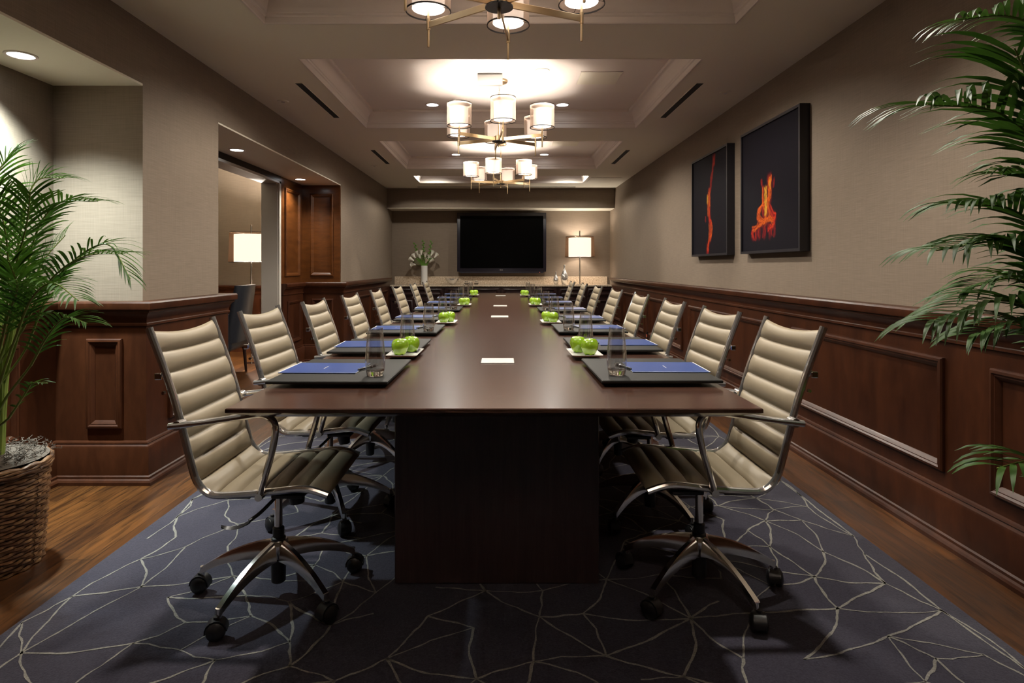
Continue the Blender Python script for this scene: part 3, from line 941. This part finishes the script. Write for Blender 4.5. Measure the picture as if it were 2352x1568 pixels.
# ------------------------------------------------------------------ credenza end
for i in range(4):
    w = (XR-XL)/4
    x0 = XL+.001+i*w; x1 = x0+w-.002
    t = thing('credenza_cabinet', 'dark wood cabinet under the stone counter, %s from the left' % oo[i], 'cabinet', ((x0+x1)/2, YS+.03, 0), 0, 'credenza cabinets along the rear wall')
    a = (x1-x0)/2
    build(MB().box(-a, a, .012, .47, .08, .885), 'body', M['credenza'], t)
    build(MB().box(-a, a, .05, .44, .0, .08), 'plinth', M['credenza'], t)
    for s in (-1, 1):
        c0, c1 = (-a+.01, -.004) if s < 0 else (.004, a-.01)
        dmb = MB().box(c0, c1, -.008, .012, .10, .69, bev=.002); frame_on(dmb, (0, -.008, 0), (1, 0, 0), (0, 0, 1), (0, -1, 0), c0+.05, c1-.05, .15, .64)
        dd = build(dmb, 'door', M['credenza'], t)
        build(MB().tube([(c1-.02 if s < 0 else c0+.02, -.03, .35), (c1-.02 if s < 0 else c0+.02, -.03, .45)], .005, 8), 'handle', M['bronze'], dd)
        dmb = MB().box(c0, c1, -.008, .012, .70, .875, bev=.002); frame_on(dmb, (0, -.008, 0), (1, 0, 0), (0, 0, 1), (0, -1, 0), c0+.03, c1-.03, .73, .85)
        build(dmb, 'drawer', M['credenza'], t)
t = thing('countertop', 'cream speckled granite counter with upstand along the rear wall', 'countertop', (0, YS, .885))
build(MB().box(XL+.052, XR-.052, -.002, YW-YS-.022, .001, .031, bev=.004, seg=2), 'slab', M['granite'], t)
build(MB().box(XL+.052, XR-.052, YW-YS-.022, YW-YS-.001, .031, .181, bev=.002), 'upstand', M['granite'], t)
CTZ = .917
# television
t = thing('television', 'large black flat television on the rear wall', 'television', (-.005, 11.555, 1.717))
a, h = .845, .560
mb = MB().box(-a, a, .0, .075, -h, h, bev=.006, seg=2)
mb.loft([[(-a+.07, .0, -h-.03), (a-.07, .0, -h-.03), (a-.07, .06, -h-.03), (-a+.07, .06, -h-.03)], [(-a+.03, .0, -h+.002), (a-.03, .0, -h+.002), (a-.03, .06, -h+.002), (-a+.03, .06, -h+.002)]])
bz = build(mb, 'bezel', M['tvbez'], t)
build(MB().box(-.25, .25, .075, .143, -.25, .25), 'wall_mount', M['black'], t)
mb = MB(); mb.box(-.788, .788, -.0035, .004, -.492, .498)
build(mb, 'screen', M['tvscr'], t)
mb = MB()
pts = [(-.022+.011*math.cos(R(k)), -.002, -.527+.011*math.sin(R(k))) for k in range(20, 361, 17)]
mb.tube(pts, .0017, 5); mb.tube([(-.022, -.002, -.527), (-.012, -.002, -.527)], .0017, 5)
def stroke(p): mb.tube([(x, -.002, z) for x, z in p], .0017, 5)
stroke([(-.002, -.518), (-.002, -.536), (.006, -.536)])
stroke([(.021, -.520), (.014, -.518), (.010, -.527), (.014, -.536), (.021, -.535), (.021, -.528), (.016, -.528)])
build(mb, 'maker_mark', M['plate'], bz)
build(MB().lathe([(0, 0), (.005, 0), (.005, .004), (0, .004)], 10, (.72, -.004, -h-.012)), 'standby_light', emit('standby', (1, .08, .03), 2), bz)

# lamps
def lamp(x, y, z0, zs0, zs1, ztop, label, e, cat='lamp', name='table_lamp'):
    t = thing(name, label, cat, (x, y, z0))
    build(MB().lathe([(0, 0), (.09, 0), (.09, .010), (.03, .016), (0, .016)], 28), 'base', M['polished'], t)
    build(MB().tube([(0, 0, .012), (0, 0, ztop-z0)], .011, 12), 'pole', M['polished'], t)
    s0, s1 = zs0-z0, zs1-z0
    sh = build(MB().lathe([(.276, s0), (.262, s1)], 48), 'lamp_shade', M['sheer_lamp'], t)
    for r_, z in ((.276, s0), (.262, s1)):
        mb = MB()
        mb.lathe([(r_-.002, z-.003), (r_+.002, z-.003), (r_+.002, z+.003), (r_-.002, z+.003), (r_-.002, z-.003)], 48)
        if z == s0: build(mb, 'shade_ring', M['bronze'], sh)
    for k in range(3):
        a = R(120*k); mb.tube([(0, 0, s1-.03), (.262*math.cos(a), .262*math.sin(a), s1)], .0025, 5)
    build(mb, 'shade_ring', M['bronze'], sh)
    build(MB().lathe([(.210, s0+.008), (.210, s1-.026)], 40), 'inner_shade', M['lampshade'], sh)
    build(MB().lathe([(0, -.03), (.02, -.024), (.03, 0), (.02, .024), (0, .03)], 14, (0, .05, (s0+s1)/2)), 'bulb', M['bulb'], t)
    light('lamp_bulb', 'POINT', (0, 0, (s0+s1)/2+.02), e, (1, .90, .78), t, .04)
    return t
lamp(1.458, 11.42, CTZ, 1.433, 1.816, 1.925, 'brown double-shade table lamp on the counter right of the television', 16)
lamp(-3.24, 7.88, 0, 1.309, 1.692, 1.795, 'lit double-shade floor lamp in the room beyond the doorway', 200, 'lamp', 'floor_lamp')
# counter objects
mb = MB().lathe([(0, 0), (.056, 0), (.0615, .006), (.0605, .35), (.056, .353), (.053, .345), (.053, .02), (0, .02)], 32)
o = build(mb, 'flower_vase', M['white'], None, (-1.456, 11.43, CTZ)); tag(o, 'tall white cylinder vase on the left of the stone counter', 'vase')
rnd = random.Random(4)
vz = CTZ+.35
lil = [(-.20, .10), (-.165, .15), (-.11, .19), (-.05, .21), (.02, .17), (.07, .12), (.12, .20), (.19, .16), (-.17, .02), (.03, .06), (.10, .07), (-.07, .13)]
lo = ['far left', 'left upper', 'left of centre', 'upper centre', 'centre', 'right of centre', 'right upper', 'far right', 'drooping lower left', 'lower centre', 'lower right', 'middle left']
for i, (dx, dz) in enumerate(lil):
    yy = 11.43+rnd.uniform(-.07, .07)
    t = thing('calla_lily', 'cream calla lily in the white vase, %s of the bunch' % lo[i], 'flower', (-1.456, 11.43, CTZ+.1), 0, 'calla lilies in the white vase')
    tip = Vector((dx, yy-11.43, .25+dz))
    base = Vector((dx*.15, 0, 0))
    P = cr([base, Vector((dx*.2, (yy-11.43)*.2, .24)), Vector((dx*.75, (yy-11.43)*.8, .25+dz*.65)), tip], 5)
    build(MB().tube(P, .0055, 6), 'stem', M['greenstem'], t)
    mb = MB(); rg = []
    dirv = (P[-1]-P[-3]).normalized(); sd = dirv.cross(Vector((0, 1, 0))).normalized(); fw = dirv.cross(sd)
    for k, (r_, q) in enumerate([(.010, -.010), (.019, .02), (.027, .045), (.038, .062), (.050, .068)]):
        ring = []
        for j in range(12):
            a = 2*PI*j/12; lip = .028*max(0, math.cos(a))*(k/4)**2
            ring.append(tip+dirv*(q+lip)+sd*(r_*math.sin(a))+fw*(r_*math.cos(a)))
        rg.append(ring)
    mb.loft(rg, cap=False)
    build(mb, 'flower', M['petal'], t, ang=80)
for i, (dx, dz, lb) in enumerate([(-.18, .42, 'left'), (-.02, .47, 'middle'), (.13, .46, 'right')]):
    t = thing('gladiolus_stem', 'green budded flower spike rising from the vase, %s one' % lb, 'flower', (-1.456, 11.43, CTZ+.1), 0, 'green spikes in the white vase')
    P = cr([(dx*.1, .01, 0), (dx*.3, .02, .28), (dx*.7, .02, .25+dz*.5), (dx*1.0, .02, .25+dz*.97)], 6)
    build(MB().tube(P, [.006]*(len(P)-1)+[.002], 6), 'stem', M['greenstem'], t)
    mb = MB()
    for k in range(9):
        p = P[-1-k] if k < len(P) else P[0]
        s = 1 if k % 2 else -1
        mb.tube([p, p+Vector((s*.018, -.008, .012)), p+Vector((s*.026, -.012, .036))], [.010, .018, .003], 6)
    build(mb, 'buds', M['leaf2'], t)
mb = MB()
for k in range(9):
    dx = -.12+.03*k
    P = cr([(dx*.2, -.02, .0), (dx*.4, -.03, .27), (dx*.9, -.05, .36), (dx*1.3, -.07, .40)], 4)
    mb.tube(P, [.004]+[.009]*(len(P)-3)+[.006, .001], 5, sq=(1, .3))
o = build(mb, 'lily_leaves', M['greenstem'], None, (-1.456, 11.43, CTZ+.1)); tag(o, 'green strap leaves at the mouth of the white vase', 'leaves', None, 'stuff')
# silver bowl with flared points
mb = MB(); rg = []
prof = [(.03, 0), (.045, .003), (.07, .03), (.092, .07), (.10, .11), (.096, .11), (.088, .07), (.066, .036), (.03, .012)]
for r_, z in prof:
    ring = []
    for j in range(36):
        a = 2*PI*j/36; e = abs(math.cos(a))**8
        rr_ = r_*(1+.42*e*(z/.11)**2); zz = z+.018*e*(z/.11)**2
        ring.append((rr_*math.cos(a), r_*.9*math.sin(a), zz))
    rg.append(ring)
mb.loft(rg)
o = build(mb, 'silver_bowl', M['silver'], None, (-.93, 11.42, CTZ), ang=50); tag(o, 'silver bowl with pointed lips on the counter below the television', 'bowl')
for x, lb in ((-.665, 'left'), (-.48, 'right')):
    t = thing('glass_bowl', 'small clear glass bowl on the counter under the television, %s one' % lb, 'bowl', (x, 11.42, CTZ), 0, 'small glass bowls')
    build(MB().lathe([(0, 0), (.025, 0), (.046, .02), (.054, .05), (.046, .078), (.043, .078), (.050, .05), (.043, .023), (.022, .006), (0, .006)], 28), 'bowl_body', M['glass'], t)
    mb = MB(); rnd2 = random.Random(5)
    for k in range(7):
        a = 2*PI*k/7; rr_ = .024 if k else 0
        mb.lathe([(0, -.011), (.008, -.008), (.011, 0), (.008, .008), (0, .011)], 10, (rr_*math.cos(a), rr_*math.sin(a), .022+.03*(k % 2)))
    build(mb, 'pebbles', M['silver'], t, ang=60)
def svase(x, s, h, lb):
    P = [(0, 0), (.45, 0), (.62, .03), (.95, .22), (1, .36), (.85, .5), (.5, .66), (.28, .78), (.22, .88), (.24, .97), (.20, 1.0)]
    P = [(max(0, p.x)*s, p.z*h) for p in cr([(a, 0, c) for a, c in P], 4)]
    q = P+[(.16*s, h), (.14*s, h*.7), (0, h*.65)]
    o = build(MB().lathe(q, 32), 'silver_vase', M['silver'], None, (x, 11.42, CTZ), ang=50)
    tag(o, lb, 'vase', 'mirrored silver vases')
P_ = 0
svase(1.17, .072, .37, 'tall mirrored silver bottle vase beside the table lamp')
svase(1.01, .050, .24, 'short mirrored silver vase left of the tall silver one')

# ------------------------------------------------------------------ paintings
def painting(y0, y1, label, strokes, seed):
    z0, z1 = 1.356, 2.349
    cy, cz = (y0+y1)/2, (z0+z1)/2
    t = thing('painting', label, 'painting', (XR, cy, cz), 0, 'black canvases on the right wall')
    a, h = (y1-y0)/2, (z1-z0)/2
    mb = MB()
    for q in ((-a, a, h-.02, h), (-a, a, -h, -h+.02), (-a, -a+.02, -h+.02, h-.02), (a-.02, a, -h+.02, h-.02)):
        mb.box(-.070, 0, q[0], q[1], q[2], q[3])
    build(mb, 'frame', M['artframe'], t)
    NY, NZ = 170, 170
    vs = []; cols = []
    rnd = random.Random(seed)
    segs = []
    for pts, w, c, inten in strokes:
        P = cr([(u_, 0, v_) for u_, v_ in pts], 8)
        for i in range(len(P)-1): segs.append((P[i].x, P[i].z, P[i+1].x, P[i+1].z, w*1.5, (c[0]*.55, c[1]*.35, c[2]*.4), inten*.8))
        for q_ in range(4):
            ox, oz, k_ = rnd.uniform(-w, w)*1.5, rnd.uniform(-w, w)*1.2, rnd.uniform(.25, .5)
            jt = [(rnd.uniform(-w, w)*.5, rnd.uniform(-w, w)*.5) for _ in P]
            for i in range(0, len(P)-2, 2): segs.append((P[i].x+ox+jt[i][0], P[i].z+oz+jt[i][1], P[i+2].x+ox+jt[i+2][0], P[i+2].z+oz+jt[i+2][1], w*k_, c, inten*rnd.uniform(.6, 1.15)))
    from mathutils import noise as mn
    for j in range(NZ+1):
        for i in range(NY+1):
            uu, vv = i/NY, j/NZ      # uu: 0 = far (picture left), 1 = near
            y = a-.02-(2*a-.04)*uu; z = -h+.02+(2*h-.04)*vv
            vs.append((-.058, y, z))
            c_ = [0.008, 0.007, 0.011]
            du = uu+.012*mn.noise(Vector((uu*14, vv*9, seed))); dv = vv+.02*mn.noise(Vector((uu*18, vv*6, seed+7)))
            for x1, z1_, x2, z2_, w, c, inten in segs:
                if abs(du-x1) > 5*w+.06 or abs(dv-z1_) > 5*w+.08: continue
                dx, dz = x2-x1, z2_-z1_; l2 = dx*dx+dz*dz+1e-9
                tt_ = max(0, min(1, ((du-x1)*dx+(dv-z1_)*dz)/l2))
                d2 = (du-x1-dx*tt_)**2+(dv-z1_-dz*tt_)**2
                g = inten*math.exp(-d2/(w*w))*(.55+.6*abs(mn.noise(Vector((uu*90, vv*14, 3)))) )
                for k in range(3): c_[k] = max(c_[k], c[k]*g)
            cols.append((c_[0], c_[1], c_[2], 1))
    fs = []
    for j in range(NZ):
        for i in range(NY):
            p = j*(NY+1)+i; fs.append((p, p+NY+1, p+NY+2, p+1))
    me = bpy.data.meshes.new('canvas'); me.from_pydata(vs, [], fs)
    at_ = me.color_attributes.new('art', 'FLOAT_COLOR', 'POINT')
    at_.data.foreach_set('color', [x for c in cols for x in c])
    me.materials.append(M['art'])
    link('canvas', me, t)
m, nt, b_ = newmat('art_pigment')
va = nt.nodes.new('ShaderNodeVertexColor'); va.layer_name = 'art'
nt.links.new(va.outputs[0], b_.inputs['Base Color']); setp(b_, Roughness=.55)
b_.inputs['Specular IOR Level'].default_value = .06
M['art'] = m
RD, OR, YE = (.75, .05, .012), (.95, .16, .015), (1.0, .52, .06)
s1 = [([(.63, .97), (.61, .86), (.57, .74), (.545, .66)], .018, RD, .75), ([(.66, .97), (.645, .88)], .012, RD, .8),
      ([(.50, .64), (.50, .50), (.51, .36), (.55, .27), (.54, .18), (.47, .08), (.46, .01)], .022, RD, 1), ([(.48, .62), (.48, .5), (.49, .40)], .015, OR, 1), ([(.46, .6), (.45, .52)], .010, YE, 1),
      ([(.51, .65), (.52, .58), (.52, .5)], .016, OR, 1), ([(.55, .30), (.57, .24), (.53, .14)], .018, OR, .9), ([(.50, .3), (.51, .18), (.45, .05)], .012, OR, .8), ([(.40, .38), (.40, .34)], .008, RD, .6)]
s2 = [([(.40, .51), (.41, .41), (.42, .34)], .012, OR, 1), ([(.445, .50), (.45, .40), (.45, .28)], .013, YE, 1), ([(.515, .57), (.52, .50), (.51, .42), (.50, .36)], .022, OR, 1), ([(.52, .55), (.525, .49)], .013, YE, 1),
      ([(.50, .40), (.42, .38), (.33, .33), (.31, .26), (.36, .22), (.48, .24), (.52, .29), (.48, .36), (.40, .36)], .011, OR, 1), ([(.47, .36), (.54, .31), (.60, .25), (.58, .20), (.50, .17)], .017, RD, 1), ([(.36, .34), (.33, .28), (.40, .24), (.52, .25), (.57, .22)], .010, OR, .9),
      ([(.22, .18), (.30, .20), (.40, .22), (.50, .24), (.58, .25)], .016, OR, .95), ([(.22, .18), (.20, .14), (.22, .10)], .014, RD, .9), ([(.27, .18), (.27, .10)], .016, RD, .55), ([(.34, .19), (.34, .12)], .016, RD, .5), ([(.42, .2), (.42, .12)], .018, RD, .45), ([(.52, .2), (.53, .11)], .018, RD, .45), ([(.60, .2), (.60, .12)], .014, RD, .4),
      ([(.47, .30), (.46, .22)], .016, OR, .8), ([(.38, .52), (.38, .57)], .009, RD, .7), ([(.60, .56), (.60, .50)], .008, RD, .4), ([(.43, .33), (.44, .25)], .03, RD, .6)]
painting(4.094, 5.113, 'larger looking black painting with a swirling orange flame knot, nearer the camera', s2, 3)
painting(5.418, 6.430, 'black painting with a thin vertical red flame streak, farther from the camera', s1, 8)

# ------------------------------------------------------------------ armchair in the other room
t = thing('armchair', 'dark grey leather high-backed armchair beyond the doorway', 'armchair', (-3.30, 7.0, 0), R(95))
mb = MB().box(-.30, .30, -.28, .28, .30, .47, bev=.05, seg=3); build(mb, 'seat', M['navy'], t)
rg = []
for i in range(10):
    tt_ = i/9; z = .40+.64*tt_; lean = -.27-.10*tt_; w = .30-.03*tt_
    ring = []
    for j in range(16):
        a = 2*PI*j/16
        ring.append((w*(1 if math.cos(a) > 0 else -1)*abs(math.cos(a))**.45, lean+.055*(1 if math.sin(a) > 0 else -1)*abs(math.sin(a))**.6*(1-.3*tt_)+.05*abs(math.cos(a))**3, z))
    rg.append(ring)
build(MB().loft(rg), 'backrest', M['navy'], t, ang=60)
for s in (-1, 1):
    rg = []
    for i in range(8):
        tt_ = i/7; y = -.26+.54*tt_; zt = .74-.14*tt_
        rg.append([(s*.29, y, .28), (s*.36, y, .28), (s*.37, y, zt-.02), (s*.33, y, zt), (s*.29, y, zt-.02)])
    build(MB().loft(rg), 'armrest', M['navy'], t, ang=50)
for sx in (-1, 1):
    for sy in (-1, 1):
        build(MB().tube([(sx*.27, sy*.24, .30), (sx*.28, sy*.26, 0)], [.022, .014], 8), 'leg', M['credenza'], t)

# outlet
t = thing('wall_outlet', 'dark wall outlet with a small orange tag low on the right panelling', 'outlet', (XR-.05, 8.47, .30))
build(MB().box(-.006, 0, -.035, .035, -.055, .055, bev=.002), 'cover_plate', M['bronze'], t)
q = build(MB().box(-.012, -.006, -.022, .022, -.03, .01, bev=.002), 'tag', M['plugred'], t); q['label'] = 'small orange tag'

# ------------------------------------------------------------------ palms
def frond(mb, P, leaf, n, rnd, width=.013, droop=.55, xmax=9, side_len=1.0, updir=Vector((0, 0, 1))):
    P = cr(P, 10)
    mb.tube(P, [.0045*(1-.75*i/(len(P)-1))+.0008 for i in range(len(P))], 5, m=1)
    for k in range(n):
        f = .12+.88*(k+rnd.uniform(-.2, .2))/n
        f = min(.995, max(.08, f))
        idx = f*(len(P)-1); i = min(len(P)-2, int(idx)); p = P[i].lerp(P[i+1], idx-i)
        T = (P[i+1]-P[i]).normalized()
        S = T.cross(updir)
        S = S.normalized() if S.length > .05 else Vector((1, 0, 0))
        U = S.cross(T).normalized()
        for s in (-1, 1):
            L = leaf*(math.sin(PI*(.12+.72*f))**.6)*rnd.uniform(.85, 1.1)*side_len
            ang = R(58-26*f+rnd.uniform(-7, 7))
            d = (T*math.cos(ang)+S*s*math.sin(ang)+U*.28).normalized()
            pts = []; q = p.copy(); dd = d.copy(); m_ = 6
            for j in range(m_+1):
                q.x = min(q.x, xmax); pts.append(q.copy()); q = q+dd*(L/m_)
                dd = (dd+Vector((0, 0, -droop/m_*(1+j*.35)*rnd.uniform(.85, 1.15)))).normalized()
            wv = T.cross(d).cross(d)
            vs = []; fs = []
            for j, pt in enumerate(pts):
                tt_ = j/m_; w = width*(math.sin(PI*(.12+.83*tt_))**.8)*(1-.25*tt_)
                tj = (pts[min(j+1, m_)]-pts[max(j-1, 0)]).normalized()
                nrm = tj.cross(S*s).normalized() if tj.cross(S*s).length > .05 else U
                sd = tj.cross(nrm)
                sd = sd.normalized()
                fold = nrm*(.25*w) if nrm.z > 0 else -nrm*(.25*w)
                if j == m_: w = .0004
                vs += [pt+sd*w-fold*-1*.0, pt-fold, pt-sd*w]
            for j in range(m_):
                a = j*3
                fs += [(a, a+1, a+4, a+3), (a+1, a+2, a+5, a+4)]
            mb.add(vs, fs, 0)
def basket(t, r0, r1, h):
    mb = MB()
    rows = 30; seg = 36
    # woven strands: wavy rings around upright stakes
    for k in range(rows):
        z = .006+(h-.03)*k/(rows-1); r_ = r0+(r1-r0)*z/h
        P = []
        for i in range(seg*2+1):
            a = 2*PI*i/(seg*2)
            P.append(((r_+.0045*(1 if (i//2+k) % 2 else -1)*(1 if i % 2 == 0 else .6))*math.cos(a), (r_+.0045*(1 if (i//2+k) % 2 else -1)*(1 if i % 2 == 0 else .6))*math.sin(a), z+.0015*math.sin(i*1.7+k)))
        mb.tube(P, .0078, 5, cap=False, sq=(1, .8))
    mb.lathe([(0, .002), (r0-.012, .002), (r1-.012, h-.02)], 36)
    bk = build(mb, 'basket', M['wicker'], t, ang=60)
    mb = MB()
    for k in range(3):
        P = [((r1+.006)*math.cos(2*PI*i/72), (r1+.006)*math.sin(2*PI*i/72), h-.022+k*.011+.004*math.sin(i*1.3+k*2)) for i in range(73)]
        mb.tube(P, .0095, 6, cap=False)
    build(mb, 'rim', M['wicker'], bk, ang=60)
    mb = MB()
    rnd = random.Random(2)
    rg = [(0, h+.035)]+[(r1*k/8, h+.035-.02*(k/8)**2) for k in range(1, 9)]
    mb.lathe(rg, 30)
    for k in range(420):
        a = rnd.uniform(0, 2*PI); r_ = r1*math.sqrt(rnd.random())*1.03
        p = Vector((r_*math.cos(a), r_*math.sin(a), h+.03))
        P = [p]
        for j in range(4):
            p = p+Vector((rnd.uniform(-.018, .018), rnd.uniform(-.018, .018), rnd.uniform(-.007, .012))); P.append(p)
        mb.tube(P, .0016, 3, cap=False)
    q = build(mb, 'moss', M['soil'], t, ang=80)
def palm(x, y, label, h, r0, r1, fr, leafm, seed, leaf, n, width, droop):
    t = thing('potted_palm', label, 'potted plant', (x, y, 0), 0)
    basket(t, r0, r1, h)
    rnd = random.Random(seed)
    for i, (pts, lf, nn) in enumerate(fr):
        mb = MB()
        b0 = Vector((rnd.uniform(-.07, .07), rnd.uniform(-.07, .07), h+.01))
        P = [Vector((px-x, py-y, pz)) for px, py, pz in pts]
        # stalk
        s0 = P[0]
        mid = b0.lerp(s0, .55)+Vector((-(s0-b0).x*.18, -(s0-b0).y*.18, 0))
        SP = cr([b0, mid, s0, P[1]], 6)[:13]
        mb.tube(SP, [.008-.0035*k/(len(SP)-1) for k in range(len(SP))], 6, m=1)
        frond(mb, P, leaf*lf, int(n*nn), rnd, width, droop, 2.03-x)
        build(mb, 'frond', [leafm, M['stem']], t, ang=80)
    mb = MB()
    for k in range(9):
        a = rnd.uniform(0, 2*PI); p = Vector((.06*math.cos(a), .06*math.sin(a), h))
        e = Vector((p.x*2.2, p.y*2.2, h+rnd.uniform(.35, .75)))
        q = (p+e)/2-Vector((p.x*.3, p.y*.3, 0))
        mb.tube(cr([p, q, e], 5), [.011, .011, .010, .010, .010, .009, .009, .008, .007, .006, .005], 7)
    build(mb, 'stalks', M['stem'], t)
    return t
def px(xp, yp, Y):
    return ((xp-1153)*Y/1400, Y, 1.25-(yp-612.5)*Y/1400)
# left palm
L = []
def fr(base, mid, tip, Y0, Y1, lf=1, nn=1):
    Ym = (Y0+Y1)/2
    return ([px(*base, Y0), px(*mid, Ym), px(*tip, Y1)], lf, nn)
def fr4(a, b_, c, d, Y0, Y1, lf=1, nn=1):
    return ([px(*a, Y0), px(*b_, Y0+(Y1-Y0)*.33), px(*c, Y0+(Y1-Y0)*.66), px(*d, Y1)], lf, nn)
LF = [
    fr4((50, 740), (75, 560), (130, 470), (225, 462), 2.52, 2.45),
    fr4((50, 760), (110, 650), (190, 590), (288, 582), 2.50, 2.40),
    fr4((60, 800), (130, 640), (240, 560), (300, 640), 2.55, 2.50, .9),
    fr4((30, 720), (45, 540), (80, 420), (150, 408), 2.60, 2.70),
    fr4((10, 700), (-5, 500), (0, 390), (40, 350), 2.62, 2.80),
    fr4((70, 840), (110, 770), (150, 730), (200, 742), 2.45, 2.35, .8, .8),
    fr4((20, 760), (30, 640), (60, 520), (70, 440), 2.45, 2.25),
    fr4((0, 760), (-30, 600), (-80, 480), (-150, 440), 2.50, 2.35),
    fr4((-10, 780), (-60, 680), (-130, 620), (-220, 640), 2.52, 2.40),
    fr4((20, 780), (60, 700), (100, 600), (150, 540), 2.60, 2.75),
    fr4((10, 760), (20, 640), (10, 520), (-20, 440), 2.48, 2.30),
    fr4((30, 790), (70, 690), (120, 650), (180, 690), 2.40, 2.15, .9),
    fr4((0, 800), (20, 720), (40, 660), (20, 600), 2.42, 2.20),
    fr4((-20, 800), (-40, 700), (-20, 600), (20, 520), 2.60, 2.80),
    fr4((20, 960), (60, 900), (75, 880), (110, 880), 2.50, 2.45, .35, .35),
]
palm(-2.165, 2.545, 'leafy areca palm in a woven basket in the left alcove', .43, .20, .225, LF, M['leafL'], 5, .165, 25, .0050, .50)
RF = [
    fr4((2480, 300), (2420, 110), (2330, 40), (2200, 45), 1.80, 1.72, .7, .9),
    fr4((2500, 560), (2420, 380), (2300, 262), (2130, 240), 1.78, 1.62, 1.15, 1.1),
    fr4((2520, 520), (2440, 350), (2380, 230), (2330, 110), 1.70, 1.50, 1.1, .8),
    fr4((2500, 700), (2420, 560), (2320, 480), (2200, 470), 1.75, 1.68, .9),
    fr4((2500, 760), (2420, 620), (2320, 555), (2150, 575), 1.74, 1.60, .85),
    fr4((2500, 800), (2430, 690), (2330, 640), (2230, 660), 1.80, 1.82, .75),
    fr4((2500, 860), (2420, 740), (2300, 690), (2130, 740), 1.72, 1.60, .85),
    fr4((2500, 900), (2430, 800), (2340, 740), (2230, 770), 1.78, 1.72, .7),
    fr4((2510, 1180), (2440, 1100), (2370, 1060), (2290, 1075), 1.70, 1.60, .7, .5),
    fr4((2500, 650), (2460, 500), (2400, 420), (2300, 400), 1.82, 1.88, .8),
    fr4((2520, 820), (2470, 720), (2400, 600), (2340, 560), 1.66, 1.52, .8),
    fr4((2560, 600), (2580, 400), (2610, 300), (2650, 300), 1.75, 1.70, 1, .7),
    fr4((2560, 700), (2590, 560), (2630, 520), (2660, 560), 1.75, 1.70, 1, .7),
    fr4((2540, 500), (2540, 300), (2520, 150), (2470, 60), 1.75, 1.70, 1, .8),
]
palm(1.815, 1.75, 'tall areca palm reaching into the picture at the right edge', .43, .125, .14, RF, M['leafR'], 9, .27, 24, .0085, .80)

# ------------------------------------------------------------------ camera, world, view
cd = bpy.data.cameras.new('camera'); cam = link('camera', cd, None, (0, 0, 1.25), (R(90), 0, 0))
cd.sensor_width = 36; cd.lens = 36*1400/2352
cd.shift_x = 23/2352; cd.shift_y = -(784-612.5)/2352
cd.clip_start = .05; cd.clip_end = 60
sc.camera = cam
w = bpy.data.worlds.new('world'); sc.world = w; w.use_nodes = True
w.node_tree.nodes['Background'].inputs[0].default_value = (.02, .02, .02, 1)
sc.view_settings.view_transform = 'Standard'; sc.view_settings.look = 'None'
sc.view_settings.exposure = 0.9; sc.view_settings.gamma = 1; sc.view_settings.use_curve_mapping = False
cy = sc.cycles
cy.use_denoising = True
cy.use_adaptive_sampling = True; cy.adaptive_threshold = .03
cy.max_bounces = 14; cy.diffuse_bounces = 4; cy.glossy_bounces = 4; cy.transmission_bounces = 12; cy.transparent_max_bounces = 24
cy.caustics_reflective = False; cy.caustics_refractive = False
cy.sample_clamp_indirect = 4.0
